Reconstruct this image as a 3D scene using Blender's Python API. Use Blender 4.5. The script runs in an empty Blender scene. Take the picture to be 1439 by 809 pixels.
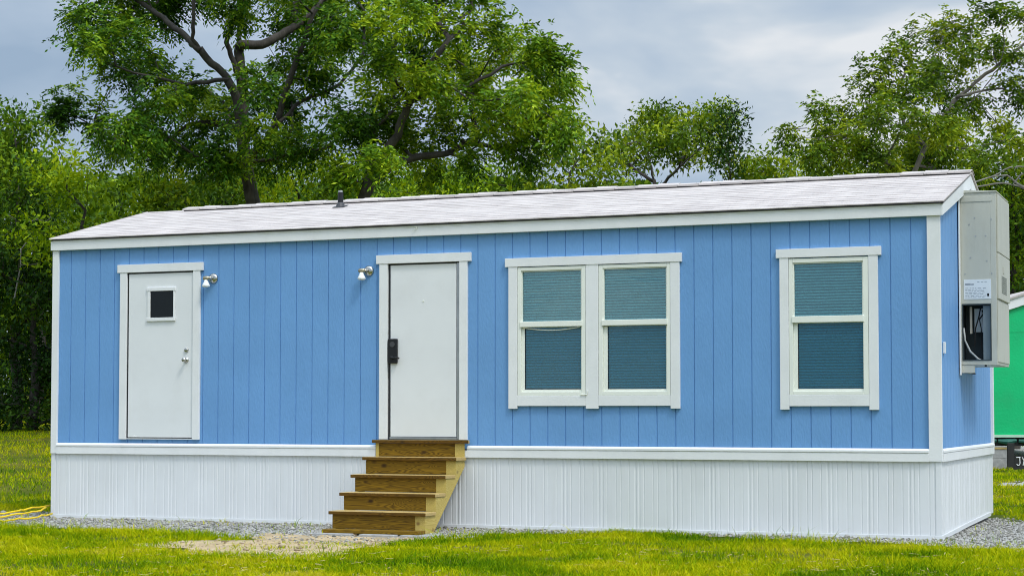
import bpy, bmesh, math, random
import numpy as np
from mathutils import Vector, Matrix

random.seed(7)
R = math.radians
scene = bpy.context.scene
COL = scene.collection

# ------------------------------------------------------------------ camera
CAM = np.array([13.8038, -19.0352, 1.2929])
YAW, PITCH, FPX, PYX = -0.3797, 0.0453, 2550.65, 466.08
FW = np.array([math.sin(YAW) * math.cos(PITCH), math.cos(YAW) * math.cos(PITCH), math.sin(PITCH)])
RT = np.array([math.cos(YAW), -math.sin(YAW), 0.0])
UP = np.cross(RT, FW)


def at(u, v, d):
    """world point seen in direction (u, v) of the photograph at depth d metres"""
    return CAM + (FW + RT * (u - 719.5) / FPX - UP * (v - PYX) / FPX) * d


def depth_of(P):
    return (np.asarray(P) - CAM) @ FW


def smooth(t):
    t = np.clip(t, 0, 1)
    return t * t * (3 - 2 * t)


def terrain(x, y):
    x = np.asarray(x, float); y = np.asarray(y, float)
    dx, dy = x - CAM[0], y - CAM[1]
    d = dx * FW[0] + dy * FW[1]
    s = dx * RT[0] + dy * RT[1]
    h = 0.0195 * np.clip(d - 25.0, 0, 120)
    # a shallow bank to the left of the house
    h = h + 0.10 * smooth((d - 27.0) / 1.6) * smooth((-6.5 - s) / 2.0)
    h = h + 0.36 * smooth((d - 29.0) / 17.0) * smooth((-6.5 - s) / 3.0)
    # ground trodden hollow in front of the steps
    h = h - 0.055 * np.exp(-(((x - 5.05) / 1.0) ** 2 + ((y + 1.95) / .75) ** 2))
    h = h + 0.012 * np.sin(x * 1.3 + 0.4) * np.sin(y * 1.1) * smooth((np.abs(y - 2) - 2.6) / 2)
    return h


cam = bpy.data.cameras.new("camera")
cam.sensor_width = 36.0
cam.lens = 36.0 * FPX / 1439.0
cam.shift_y = (PYX - 404.5) / 1439.0
cam.clip_end = 3000
cam_o = bpy.data.objects.new("camera", cam)
COL.objects.link(cam_o)
M = Matrix(((RT[0], UP[0], -FW[0], CAM[0]), (RT[1], UP[1], -FW[1], CAM[1]), (RT[2], UP[2], -FW[2], CAM[2]), (0, 0, 0, 1)))
cam_o.matrix_world = M
scene.camera = cam_o

# ------------------------------------------------------------------ node helpers
def new_mat(name):
    m = bpy.data.materials.new(name)
    m.use_nodes = True
    nt = m.node_tree
    for n in list(nt.nodes):
        nt.nodes.remove(n)
    out = nt.nodes.new('ShaderNodeOutputMaterial')
    return m, nt, out


def N(nt, t, **kw):
    n = nt.nodes.new(t)
    for k, v in kw.items():
        if k.startswith('i_'):
            n.inputs[k[2:].replace('_', ' ')].default_value = v
        else:
            setattr(n, k, v)
    return n


def L(nt, a, b):
    nt.links.new(a, b)


def ramp(nt, stops):
    r = nt.nodes.new('ShaderNodeValToRGB')
    el = r.color_ramp.elements
    while len(el) < len(stops):
        el.new(0.5)
    for e, (p, c) in zip(el, stops):
        e.position = p
        e.color = (c[0], c[1], c[2], 1)
    return r


def paint(name, col, rough=0.5, var=0.06, nscale=6.0, bump=0.0, bscale=60.0, bstretch=(1, 1, 1), dirt=None, spec=0.4, metal=0.0):
    """painted or solid surface with soft colour variation, optional relief"""
    m, nt, out = new_mat(name)
    b = N(nt, 'ShaderNodeBsdfPrincipled')
    b.inputs['Roughness'].default_value = rough
    b.inputs['Specular IOR Level'].default_value = spec
    b.inputs['Metallic'].default_value = metal
    tc = N(nt, 'ShaderNodeTexCoord')
    nz = N(nt, 'ShaderNodeTexNoise')
    nz.inputs['Scale'].default_value = nscale
    nz.inputs['Detail'].default_value = 5
    L(nt, tc.outputs['Object'], nz.inputs['Vector'])
    lo = [c * (1 - var) for c in col]
    hi = [min(1, c * (1 + var)) for c in col]
    rp = ramp(nt, [(0.3, lo), (0.7, hi)])
    L(nt, nz.outputs['Fac'], rp.inputs['Fac'])
    colout = rp.outputs['Color']
    if dirt:
        dcol, amt, dsc, dst = dirt
        mp = N(nt, 'ShaderNodeMapping')
        mp.inputs['Scale'].default_value = dst
        L(nt, tc.outputs['Object'], mp.inputs['Vector'])
        n2 = N(nt, 'ShaderNodeTexNoise')
        n2.inputs['Scale'].default_value = dsc
        n2.inputs['Detail'].default_value = 8
        n2.inputs['Roughness'].default_value = 0.65
        L(nt, mp.outputs['Vector'], n2.inputs['Vector'])
        mr = N(nt, 'ShaderNodeMapRange')
        mr.inputs['From Min'].default_value = 0.5
        mr.inputs['From Max'].default_value = 0.8
        mr.inputs['To Max'].default_value = amt
        L(nt, n2.outputs['Fac'], mr.inputs['Value'])
        mx = N(nt, 'ShaderNodeMix', data_type='RGBA')
        L(nt, mr.outputs['Result'], mx.inputs[0])
        L(nt, colout, mx.inputs[6])
        mx.inputs[7].default_value = (*dcol, 1)
        colout = mx.outputs[2]
    L(nt, colout, b.inputs['Base Color'])
    if bump > 0:
        mp = N(nt, 'ShaderNodeMapping')
        mp.inputs['Scale'].default_value = bstretch
        L(nt, tc.outputs['Object'], mp.inputs['Vector'])
        n3 = N(nt, 'ShaderNodeTexNoise')
        n3.inputs['Scale'].default_value = bscale
        n3.inputs['Detail'].default_value = 4
        L(nt, mp.outputs['Vector'], n3.inputs['Vector'])
        bp = N(nt, 'ShaderNodeBump')
        bp.inputs['Strength'].default_value = bump
        bp.inputs['Distance'].default_value = 0.01
        L(nt, n3.outputs['Fac'], bp.inputs['Height'])
        L(nt, bp.outputs['Normal'], b.inputs['Normal'])
    L(nt, b.outputs['BSDF'], out.inputs['Surface'])
    return m


def wood(name, ca, cb, ck, axis=0, rough=0.6):
    """sawn timber: stretched growth rings along one axis, a few knots"""
    m, nt, out = new_mat(name)
    b = N(nt, 'ShaderNodeBsdfPrincipled')
    b.inputs['Roughness'].default_value = rough
    b.inputs['Specular IOR Level'].default_value = 0.25
    tc = N(nt, 'ShaderNodeTexCoord')
    oi = N(nt, 'ShaderNodeObjectInfo')
    mp = N(nt, 'ShaderNodeMapping')
    sc = [9.0, 9.0, 9.0]
    sc[axis] = 0.9
    mp.inputs['Scale'].default_value = sc
    ad = N(nt, 'ShaderNodeVectorMath', operation='MULTIPLY_ADD')
    cb_ = N(nt, 'ShaderNodeCombineXYZ')
    for k in range(3):
        L(nt, oi.outputs['Random'], cb_.inputs[k])
    L(nt, cb_.outputs[0], ad.inputs[0])
    ad.inputs[1].default_value = (37, 11, 23)
    L(nt, tc.outputs['Object'], ad.inputs[2])
    L(nt, ad.outputs[0], mp.inputs['Vector'])
    n1 = N(nt, 'ShaderNodeTexNoise')
    n1.inputs['Scale'].default_value = 1.2
    n1.inputs['Detail'].default_value = 2
    n1.inputs['Distortion'].default_value = 0.6
    L(nt, mp.outputs['Vector'], n1.inputs['Vector'])
    mt = N(nt, 'ShaderNodeMath', operation='MULTIPLY')
    mt.inputs[1].default_value = 13.0
    L(nt, n1.outputs['Fac'], mt.inputs[0])
    fr = N(nt, 'ShaderNodeMath', operation='PINGPONG')
    fr.inputs[1].default_value = 0.5
    L(nt, mt.outputs[0], fr.inputs[0])
    rp = ramp(nt, [(0.05, ca), (0.5, cb), (0.95, ca)])
    m2 = N(nt, 'ShaderNodeMath', operation='MULTIPLY')
    m2.inputs[1].default_value = 2.0
    L(nt, fr.outputs[0], m2.inputs[0])
    L(nt, m2.outputs[0], rp.inputs['Fac'])
    # knots
    mp2 = N(nt, 'ShaderNodeMapping')
    s2 = [7.0, 7.0, 7.0]
    s2[axis] = 4.0
    mp2.inputs['Scale'].default_value = s2
    L(nt, ad.outputs[0], mp2.inputs['Vector'])
    vo = N(nt, 'ShaderNodeTexVoronoi')
    vo.inputs['Scale'].default_value = 0.8
    L(nt, mp2.outputs['Vector'], vo.inputs['Vector'])
    mr = N(nt, 'ShaderNodeMapRange')
    mr.inputs['From Min'].default_value = 0.06
    mr.inputs['From Max'].default_value = 0.16
    mr.inputs['To Min'].default_value = 0.85
    mr.inputs['To Max'].default_value = 0.0
    L(nt, vo.outputs['Distance'], mr.inputs['Value'])
    mx = N(nt, 'ShaderNodeMix', data_type='RGBA')
    L(nt, mr.outputs['Result'], mx.inputs[0])
    L(nt, rp.outputs['Color'], mx.inputs[6])
    mx.inputs[7].default_value = (*ck, 1)
    L(nt, mx.outputs[2], b.inputs['Base Color'])
    bp = N(nt, 'ShaderNodeBump')
    bp.inputs['Strength'].default_value = 0.25
    bp.inputs['Distance'].default_value = 0.004
    L(nt, n1.outputs['Fac'], bp.inputs['Height'])
    L(nt, bp.outputs['Normal'], b.inputs['Normal'])
    L(nt, b.outputs['BSDF'], out.inputs['Surface'])
    return m


def leaf_mat(name, dark, mid, lite, trans=0.35, cl=0.75):
    m, nt, out = new_mat(name)
    b = N(nt, 'ShaderNodeBsdfPrincipled')
    b.inputs['Roughness'].default_value = 0.55
    b.inputs['Specular IOR Level'].default_value = 0.15
    gi = N(nt, 'ShaderNodeNewGeometry')
    tc = N(nt, 'ShaderNodeTexCoord')
    nz = N(nt, 'ShaderNodeTexNoise')
    nz.inputs['Scale'].default_value = cl
    nz.inputs['Detail'].default_value = 3
    L(nt, tc.outputs['Object'], nz.inputs['Vector'])
    m1 = N(nt, 'ShaderNodeMapRange')
    m1.inputs['From Min'].default_value = 0.3
    m1.inputs['From Max'].default_value = 0.7
    L(nt, nz.outputs['Fac'], m1.inputs['Value'])
    mx = N(nt, 'ShaderNodeMix', data_type='FLOAT')
    mx.inputs[0].default_value = 0.6
    L(nt, gi.outputs['Random Per Island'], mx.inputs[2])
    L(nt, m1.outputs['Result'], mx.inputs[3])
    rp = ramp(nt, [(0.15, dark), (0.5, mid), (0.85, lite)])
    L(nt, mx.outputs[0], rp.inputs['Fac'])
    L(nt, rp.outputs['Color'], b.inputs['Base Color'])
    tr = N(nt, 'ShaderNodeBsdfTranslucent')
    hs = N(nt, 'ShaderNodeHueSaturation')
    hs.inputs['Value'].default_value = 1.15
    hs.inputs['Hue'].default_value = 0.48
    L(nt, rp.outputs['Color'], hs.inputs['Color'])
    L(nt, hs.outputs['Color'], tr.inputs['Color'])
    ms = N(nt, 'ShaderNodeMixShader')
    ms.inputs[0].default_value = trans
    L(nt, b.outputs['BSDF'], ms.inputs[1])
    L(nt, tr.outputs['BSDF'], ms.inputs[2])
    L(nt, ms.outputs[0], out.inputs['Surface'])
    return m


# ------------------------------------------------------------------ mesh helpers
class MB:
    def __init__(self):
        self.v, self.f = [], []

    def quad(self, a, b, c, d):
        i = len(self.v)
        self.v += [tuple(a), tuple(b), tuple(c), tuple(d)]
        self.f.append((i, i + 1, i + 2, i + 3))

    def poly(self, pts):
        i = len(self.v)
        self.v += [tuple(p) for p in pts]
        self.f.append(tuple(range(i, i + len(pts))))

    def box(self, x0, x1, y0, y1, z0, z1):
        i = len(self.v)
        self.v += [(x0, y0, z0), (x1, y0, z0), (x1, y1, z0), (x0, y1, z0), (x0, y0, z1), (x1, y0, z1), (x1, y1, z1), (x0, y1, z1)]
        for f in ((0, 3, 2, 1), (4, 5, 6, 7), (0, 1, 5, 4), (1, 2, 6, 5), (2, 3, 7, 6), (3, 0, 4, 7)):
            self.f.append(tuple(i + k for k in f))
        return self

    def prism(self, prof, axis, a, b):
        """closed profile of 2D points extruded along an axis"""
        n = len(prof)
        i = len(self.v)
        def mk(p, t):
            if axis == 'x': return (t, p[0], p[1])
            if axis == 'y': return (p[0], t, p[1])
            return (p[0], p[1], t)
        self.v += [mk(p, a) for p in prof] + [mk(p, b) for p in prof]
        for k in range(n):
            k2 = (k + 1) % n
            self.f.append((i + k, i + k2, i + n + k2, i + n + k))
        self.f.append(tuple(i + k for k in reversed(range(n))))
        self.f.append(tuple(i + n + k for k in range(n)))
        return self

    def tube(self, pts, rad, n=10, cap=True):
        pts = [Vector(p) for p in pts]
        if not isinstance(rad, (list, tuple)):
            rad = [rad] * len(pts)
        base = len(self.v)
        ref = None
        for k, p in enumerate(pts):
            d = (pts[min(k + 1, len(pts) - 1)] - pts[max(k - 1, 0)]).normalized()
            if ref is None:
                ref = Vector((0, 0, 1)) if abs(d.z) < 0.9 else Vector((1, 0, 0))
            if d.length < .5:
                d = Vector((0, 0, 1))
            a = d.cross(ref)
            if a.length < 1e-4:
                a = d.orthogonal()
            a.normalize()
            b = d.cross(a)
            ref = a.cross(d)
            for j in range(n):
                t = 2 * math.pi * j / n
                self.v.append(tuple(p + (a * math.cos(t) + b * math.sin(t)) * rad[k]))
        for k in range(len(pts) - 1):
            for j in range(n):
                j2 = (j + 1) % n
                self.f.append((base + k * n + j, base + k * n + j2, base + (k + 1) * n + j2, base + (k + 1) * n + j))
        if cap:
            self.f.append(tuple(base + j for j in range(n)))
            self.f.append(tuple(base + (len(pts) - 1) * n + j for j in reversed(range(n))))
        return self

    def build_each(self, name, mat, parent=None, **kw):
        """one object per separate piece"""
        par = list(range(len(self.v)))
        def find(a):
            while par[a] != a:
                par[a] = par[par[a]]
                a = par[a]
            return a
        for f in self.f:
            for k in f[1:]:
                par[find(k)] = find(f[0])
        groups = {}
        for f in self.f:
            groups.setdefault(find(f[0]), []).append(f)
        res = []
        for fs in groups.values():
            ids = sorted({k for f in fs for k in f})
            ix = {k: j for j, k in enumerate(ids)}
            m2 = MB()
            m2.v = [self.v[k] for k in ids]
            m2.f = [tuple(ix[k] for k in f) for f in fs]
            res.append(m2.build(name, mat, parent, **kw))
        return res

    def build(self, name, mat, parent=None, bevel=0.0, smooth_=False, seg=2):
        me = bpy.data.meshes.new(name)
        bm = bmesh.new()
        vs = [bm.verts.new(p) for p in self.v]
        for f in self.f:
            try:
                bm.faces.new([vs[k] for k in f])
            except ValueError:
                pass
        bmesh.ops.recalc_face_normals(bm, faces=bm.faces)
        if bevel > 0:
            bmesh.ops.bevel(bm, geom=list(bm.edges), offset=bevel, segments=seg, affect='EDGES', profile=0.6, clamp_overlap=True)
        if smooth_:
            for f in bm.faces:
                f.smooth = True
        bm.to_mesh(me)
        bm.free()
        me.materials.append(mat)
        o = bpy.data.objects.new(name, me)
        COL.objects.link(o)
        if parent is not None:
            o.parent = parent
        return o


def np_mesh(name, V, F, mat, parent=None, k=4, loc=(0, 0, 0)):
    """numpy mesh, F is (n,k)"""
    V = np.ascontiguousarray(V, np.float32)
    F = np.ascontiguousarray(F, np.int32)
    me = bpy.data.meshes.new(name)
    me.vertices.add(len(V))
    me.vertices.foreach_set('co', V.ravel())
    me.loops.add(F.size)
    me.loops.foreach_set('vertex_index', F.ravel())
    me.polygons.add(len(F))
    me.polygons.foreach_set('loop_start', np.arange(0, F.size, k, dtype=np.int32))
    me.polygons.foreach_set('loop_total', np.full(len(F), k, np.int32))
    me.update(calc_edges=True)
    me.materials.append(mat)
    o = bpy.data.objects.new(name, me)
    COL.objects.link(o)
    if parent is not None:
        o.parent = parent
    o.location = loc
    return o


def tag(o, label=None, cat=None, group=None, kind=None):
    if label: o['label'] = label
    if cat: o['category'] = cat
    if group: o['group'] = group
    if kind: o['kind'] = kind
    return o


def thing(name, label, cat, loc=(0, 0, 0), rz=0.0, group=None):
    o = bpy.data.objects.new(name, None)
    o.empty_display_size = 0.3
    COL.objects.link(o)
    o.location = loc
    o.rotation_euler = (0, 0, rz)
    return tag(o, label, cat, group)


# ------------------------------------------------------------------ sky and light
SUN_EL, SUN_AZ = R(56), R(32)      # azimuth measured from +x towards -y
sdir = np.array([math.cos(SUN_EL) * math.cos(SUN_AZ), -math.cos(SUN_EL) * math.sin(SUN_AZ), math.sin(SUN_EL)])
sun = bpy.data.lights.new('sun', 'SUN')
sun.energy = 1.45
sun.angle = R(11)
sun.color = (1.0, 0.95, 0.87)
sun_o = bpy.data.objects.new('sun', sun)
COL.objects.link(sun_o)
sun_o.rotation_euler = Vector(-sdir).to_track_quat('-Z', 'Y').to_euler()

w = bpy.data.worlds.new('World')
scene.world = w
w.use_nodes = True
nt = w.node_tree
for n in list(nt.nodes):
    nt.nodes.remove(n)
wo = N(nt, 'ShaderNodeOutputWorld')
bg = N(nt, 'ShaderNodeBackground')
bg.inputs['Strength'].default_value = 0.1
L(nt, bg.outputs[0], wo.inputs[0])
sky = N(nt, 'ShaderNodeTexSky', sky_type='NISHITA')
sky.sun_disc = False
sky.sun_elevation = SUN_EL
sky.sun_rotation = math.atan2(sdir[0], sdir[1])
sky.dust_density = 2.0
tc = N(nt, 'ShaderNodeTexCoord')
sx = N(nt, 'ShaderNodeSeparateXYZ')
L(nt, tc.outputs['Generated'], sx.inputs[0])
# cloud deck: broad soft banks plus ragged detail
mp = N(nt, 'ShaderNodeMapping')
mp.inputs['Scale'].default_value = (1, 1, 2.4)
mp.inputs['Location'].default_value = (11.33, 4.86, 2.46)
L(nt, tc.outputs['Generated'], mp.inputs['Vector'])
n1 = N(nt, 'ShaderNodeTexNoise')
n1.inputs['Scale'].default_value = 4.2
n1.inputs['Detail'].default_value = 5
n1.inputs['Roughness'].default_value = 0.5
n1.inputs['Distortion'].default_value = 0.25
L(nt, mp.outputs[0], n1.inputs['Vector'])
CLOUD = ramp(nt, [(0.36, (3.0, 4.0, 5.3)), (0.47, (3.95, 4.9, 6.1)), (0.56, (5.2, 5.95, 6.75)), (0.64, (7.6, 7.8, 8.0))])
L(nt, n1.outputs['Fac'], CLOUD.inputs['Fac'])
# the overcast deck brightens towards the zenith and round the sun
zc = N(nt, 'ShaderNodeMapRange', interpolation_type='SMOOTHSTEP')
zc.inputs['From Min'].default_value = 0.22
zc.inputs['From Max'].default_value = 0.95
zc.inputs['To Min'].default_value = 1.0
zc.inputs['To Max'].default_value = 2.35
L(nt, sx.outputs[2], zc.inputs['Value'])
dt = N(nt, 'ShaderNodeVectorMath', operation='DOT_PRODUCT')
L(nt, tc.outputs['Generated'], dt.inputs[0])
dt.inputs[1].default_value = tuple(sdir)
gl = N(nt, 'ShaderNodeMapRange', interpolation_type='SMOOTHSTEP')
gl.inputs['From Min'].default_value = 0.45
gl.inputs['From Max'].default_value = 1.0
gl.inputs['To Min'].default_value = 1.0
gl.inputs['To Max'].default_value = 1.9
L(nt, dt.outputs['Value'], gl.inputs['Value'])
mm = N(nt, 'ShaderNodeMath', operation='MULTIPLY')
L(nt, zc.outputs[0], mm.inputs[0])
L(nt, gl.outputs[0], mm.inputs[1])
vs = N(nt, 'ShaderNodeVectorMath', operation='SCALE')
L(nt, CLOUD.outputs[0], vs.inputs[0])
L(nt, mm.outputs[0], vs.inputs['Scale'])
mx = N(nt, 'ShaderNodeMix', data_type='RGBA')
mx.inputs[0].default_value = 0.88
L(nt, sky.outputs[0], mx.inputs[6])
L(nt, vs.outputs[0], mx.inputs[7])
L(nt, mx.outputs[2], bg.inputs['Color'])

scene.view_settings.view_transform = 'Standard'
scene.view_settings.look = 'None'
scene.view_settings.exposure = 0.17
scene.view_settings.gamma = 1.0
scene.render.engine = 'CYCLES'
scene.cycles.max_bounces = 6
scene.cycles.transparent_max_bounces = 8
scene.cycles.use_denoising = True
scene.cycles.filter_width = 1.0

# ------------------------------------------------------------------ materials
BLUE = paint('blue_paint', (0.150, 0.330, 0.612), 0.5, 0.06, 1.1, bump=0.4, bscale=26, bstretch=(2.2, 2.2, 0.7), dirt=((0.125, 0.295, 0.55), 0.4, 3.0, (4, 4, .7)), spec=0.3)
WHITE = paint('white_paint', (0.775, 0.785, 0.78), 0.45, 0.03, 3.0, bump=0.12, bscale=40, dirt=((0.6, 0.62, 0.58), 0.35, 4.0, (1, 1, .6)))
DOORW = paint('door_paint', (0.75, 0.765, 0.765), 0.38, 0.03, 1.8, bump=0.06, bscale=9, dirt=((0.62, 0.62, 0.60), 0.4, 2.0, (1, 1, 1)))
SKIRTW = paint('skirting_vinyl', (0.70, 0.72, 0.73), 0.4, 0.04, 1.5, bump=0.05, bscale=5, dirt=((0.56, 0.57, 0.54), 0.35, 3.0, (5, 5, .3)))
VINYL = paint('window_vinyl', (0.80, 0.82, 0.74), 0.35, 0.03, 4.0)
DARK = paint('dark_gap', (0.02, 0.022, 0.025), 0.8, 0.2)
ROOFDARK = paint('roof_shadow_strip', (0.05, 0.05, 0.055), 0.5, 0.2)  # near-black for the roof edge shadow strips, also ridge vent and flashing
BLACKP = paint('black_plastic', (0.012, 0.012, 0.014), 0.3, 0.2)
CHROME = paint('satin_metal', (0.55, 0.54, 0.5), 0.25, 0.1, metal=1.0)
ALU = paint('mill_aluminium', (0.45, 0.46, 0.48), 0.35, 0.15, metal=0.8)
ACB = paint('beige_metal', (0.50, 0.50, 0.43), 0.42, 0.04, 3.0, bump=0.05, bscale=7, dirt=((0.36, 0.36, 0.3), 0.4, 4.0, (2, 2, .5)))
ACD = paint('dark_inside', (0.035, 0.05, 0.055), 0.5, 0.3)
CONC = paint('concrete', (0.36, 0.36, 0.35), 0.9, 0.18, 12.0, bump=0.5, bscale=50)
RUBBER = paint('black_rubber', (0.02, 0.02, 0.02), 0.7, 0.2)
GREENP = paint('green_paint', (0.0, 0.50, 0.17), 0.45, 0.10, 1.2, bump=0.4, bscale=20, dirt=((0.03, 0.36, 0.14), .5, 2.0, (1, 1, 1)))
BLIND = paint('blind_slat', (0.92, 0.93, 0.92), 0.5, 0.03)
YELLOW = paint('yellow_cord', (0.80, 0.56, 0.0), 0.5, 0.1)
CHALK = paint('chalk', (0.75, 0.75, 0.75), 0.9, 0.1)
PAPER = paint('label_paper', (0.70, 0.74, 0.76), 0.5, 0.04)
INK = paint('label_ink', (0.28, 0.32, 0.36), 0.6, 0.2)
WOODR = wood('dark_timber', (0.25, 0.142, 0.007), (0.085, 0.045, 0.003), (0.03, 0.012, 0.004), 0)
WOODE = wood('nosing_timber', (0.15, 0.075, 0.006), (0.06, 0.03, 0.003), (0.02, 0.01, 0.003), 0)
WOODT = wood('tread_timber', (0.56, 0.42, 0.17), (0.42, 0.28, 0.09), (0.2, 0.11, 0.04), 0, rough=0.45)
WOODS = wood('pale_timber', (0.56, 0.44, 0.13), (0.44, 0.32, 0.08), (0.2, 0.12, 0.04), 1)
BARK = paint('bark', (0.055, 0.048, 0.040), 0.9, 0.45, 5.0, bump=1.0, bscale=16, bstretch=(3, 3, .6), dirt=((0.11, 0.10, 0.085), 0.7, 6.0, (3, 3, .6)))
BARKP = paint('pale_bark', (0.20, 0.19, 0.165), 0.9, 0.35, 5.0, bump=1.0, bscale=16, bstretch=(3, 3, .6))


def shingle_mat():
    m, nt, out = new_mat('white_shingles')
    b = N(nt, 'ShaderNodeBsdfPrincipled')
    b.inputs['Roughness'].default_value = 0.85
    b.inputs['Specular IOR Level'].default_value = 0.2
    tc = N(nt, 'ShaderNodeTexCoord')
    br = N(nt, 'ShaderNodeTexBrick')
    br.inputs['Scale'].default_value = 1.0
    br.inputs['Brick Width'].default_value = 0.31
    br.inputs['Row Height'].default_value = 0.145
    br.inputs['Mortar Size'].default_value = 0.004
    br.inputs['Color1'].default_value = (0.55, 0.505, 0.475, 1)
    br.inputs['Color2'].default_value = (0.515, 0.475, 0.448, 1)
    br.inputs['Mortar'].default_value = (0.44, 0.415, 0.40, 1)
    L(nt, tc.outputs['Object'], br.inputs['Vector'])
    n1 = N(nt, 'ShaderNodeTexNoise')
    n1.inputs['Scale'].default_value = 3.0
    n1.inputs['Detail'].default_value = 7
    mp = N(nt, 'ShaderNodeMapping')
    mp.inputs['Scale'].default_value = (1.0, 3.0, 3.0)
    L(nt, tc.outputs['Object'], mp.inputs['Vector'])
    L(nt, mp.outputs[0], n1.inputs['Vector'])
    rp = ramp(nt, [(0.35, (0.84, 0.82, 0.83)), (0.65, (1.08, 1.07, 1.07))])
    L(nt, n1.outputs['Fac'], rp.inputs['Fac'])
    mx = N(nt, 'ShaderNodeMix', data_type='RGBA', blend_type='MULTIPLY')
    mx.inputs[0].default_value = 1.0
    L(nt, br.outputs['Color'], mx.inputs[6])
    L(nt, rp.outputs['Color'], mx.inputs[7])
    L(nt, mx.outputs[2], b.inputs['Base Color'])
    n2 = N(nt, 'ShaderNodeTexNoise')
    n2.inputs['Scale'].default_value = 140.0
    L(nt, tc.outputs['Object'], n2.inputs['Vector'])
    bp = N(nt, 'ShaderNodeBump')
    bp.inputs['Strength'].default_value = 0.4
    bp.inputs['Distance'].default_value = 0.004
    L(nt, n2.outputs['Fac'], bp.inputs['Height'])
    L(nt, bp.outputs['Normal'], b.inputs['Normal'])
    L(nt, b.outputs['BSDF'], out.inputs['Surface'])
    return m


SHINGLE = shingle_mat()


def glass_mat(name, tint, refl=0.10, haze=0.0, wav=0.0):
    """thin tinted pane: see-through with a weak mirror of the sky, a slight film and waviness"""
    m, nt, out = new_mat(name)
    tr = N(nt, 'ShaderNodeBsdfTransparent')
    tr.inputs['Color'].default_value = (*tint, 1)
    gs = N(nt, 'ShaderNodeBsdfGlossy')
    gs.inputs['Roughness'].default_value = 0.03
    gs.inputs['Color'].default_value = (0.75, 0.9, 0.95, 1)
    tc = N(nt, 'ShaderNodeTexCoord')
    mp = N(nt, 'ShaderNodeMapping')
    mp.inputs['Scale'].default_value = (1.2, 1.2, 4.0)
    L(nt, tc.outputs['Object'], mp.inputs['Vector'])
    nz = N(nt, 'ShaderNodeTexNoise')
    nz.inputs['Scale'].default_value = 2.2
    nz.inputs['Detail'].default_value = 3
    L(nt, mp.outputs[0], nz.inputs['Vector'])
    bp = N(nt, 'ShaderNodeBump')
    bp.inputs['Strength'].default_value = 0.06 + wav
    bp.inputs['Distance'].default_value = 0.02
    L(nt, nz.outputs['Fac'], bp.inputs['Height'])
    L(nt, bp.outputs['Normal'], gs.inputs['Normal'])
    fr = N(nt, 'ShaderNodeFresnel')
    fr.inputs['IOR'].default_value = 1.5
    ad = N(nt, 'ShaderNodeMath', operation='ADD', use_clamp=True)
    L(nt, fr.outputs[0], ad.inputs[0])
    ad.inputs[1].default_value = refl
    ms = N(nt, 'ShaderNodeMixShader')
    L(nt, ad.outputs[0], ms.inputs[0])
    L(nt, tr.outputs[0], ms.inputs[1])
    L(nt, gs.outputs[0], ms.inputs[2])
    last = ms
    if haze > 0:
        df = N(nt, 'ShaderNodeBsdfDiffuse')
        df.inputs['Color'].default_value = (0.14, 0.44, 0.55, 1)
        m2 = N(nt, 'ShaderNodeMixShader')
        m2.inputs[0].default_value = haze
        L(nt, ms.outputs[0], m2.inputs[1])
        L(nt, df.outputs[0], m2.inputs[2])
        last = m2
    L(nt, last.outputs[0], out.inputs['Surface'])
    return m


GLASSU = glass_mat('tinted_glass', (0.74, 0.99, 1.0), 0.10, haze=0.07)
GLASSL = glass_mat('screened_glass', (0.42, 0.77, 0.88), 0.03, haze=0.12, wav=0.0)
GLASSD = glass_mat('door_glass', (0.2, 0.25, 0.22), 0.0)
GLASSB = glass_mat('bulb_glass', (0.85, 0.9, 0.92), 0.12, haze=0.0)

# ------------------------------------------------------------------ the house
W, D = 10.96, 4.28
PEAK_Y, PEAK_Z, EAVE_Z = 2.14, 4.055, 3.50
SL = (PEAK_Z - EAVE_Z) / PEAK_Y
house = thing('mobile_home', 'long pale blue mobile home with white trim, white skirting and white shingle roof', 'mobile home', (0, 0, 0))
ZB, ZT = 0.90, 3.40
PITCHG, GW, GD = 0.2127, 0.013, 0.009


def intervals(z0, z1, cuts):
    out, z = [], z0
    for a, b in sorted(cuts):
        if a > z: out.append((z, min(a, z1)))
        z = max(z, b)
    if z < z1: out.append((z, z1))
    return out


def siding(mb, length, holes, pos, ztop, start, reps_seam=6):
    """grooved panel siding; pos(s, depth, z) -> point, depth into the wall"""
    edges = {0.0, length}
    g = start
    grooves = []
    while g < length:
        grooves.append(g)
        edges.update((g - GW / 2, g - GW / 2 + 0.003, g + GW / 2 - 0.003, g + GW / 2))
        g += PITCHG
    for h in holes:
        edges.update((h[0], h[1]))
    edges = sorted(e for e in edges if 0 <= e <= length)

    def dep(s):
        for g in grooves:
            t = abs(s - g)
            if t <= GW / 2 - 0.003 + 1e-6: return GD
        return 0.0
    for a, b in zip(edges[:-1], edges[1:]):
        if b - a < 1e-5: continue
        mid = (a + b) / 2
        cuts = [(h[2], h[3]) for h in holes if h[0] <= mid <= h[1]]
        for z0, z1 in intervals(ZB, 99, cuts):
            za, zb = (z1, z1) if z1 < 98 else (ztop(a), ztop(b))
            mb.quad(pos(a, dep(a), z0), pos(b, dep(b), z0), pos(b, dep(b), zb), pos(a, dep(a), za))


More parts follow.
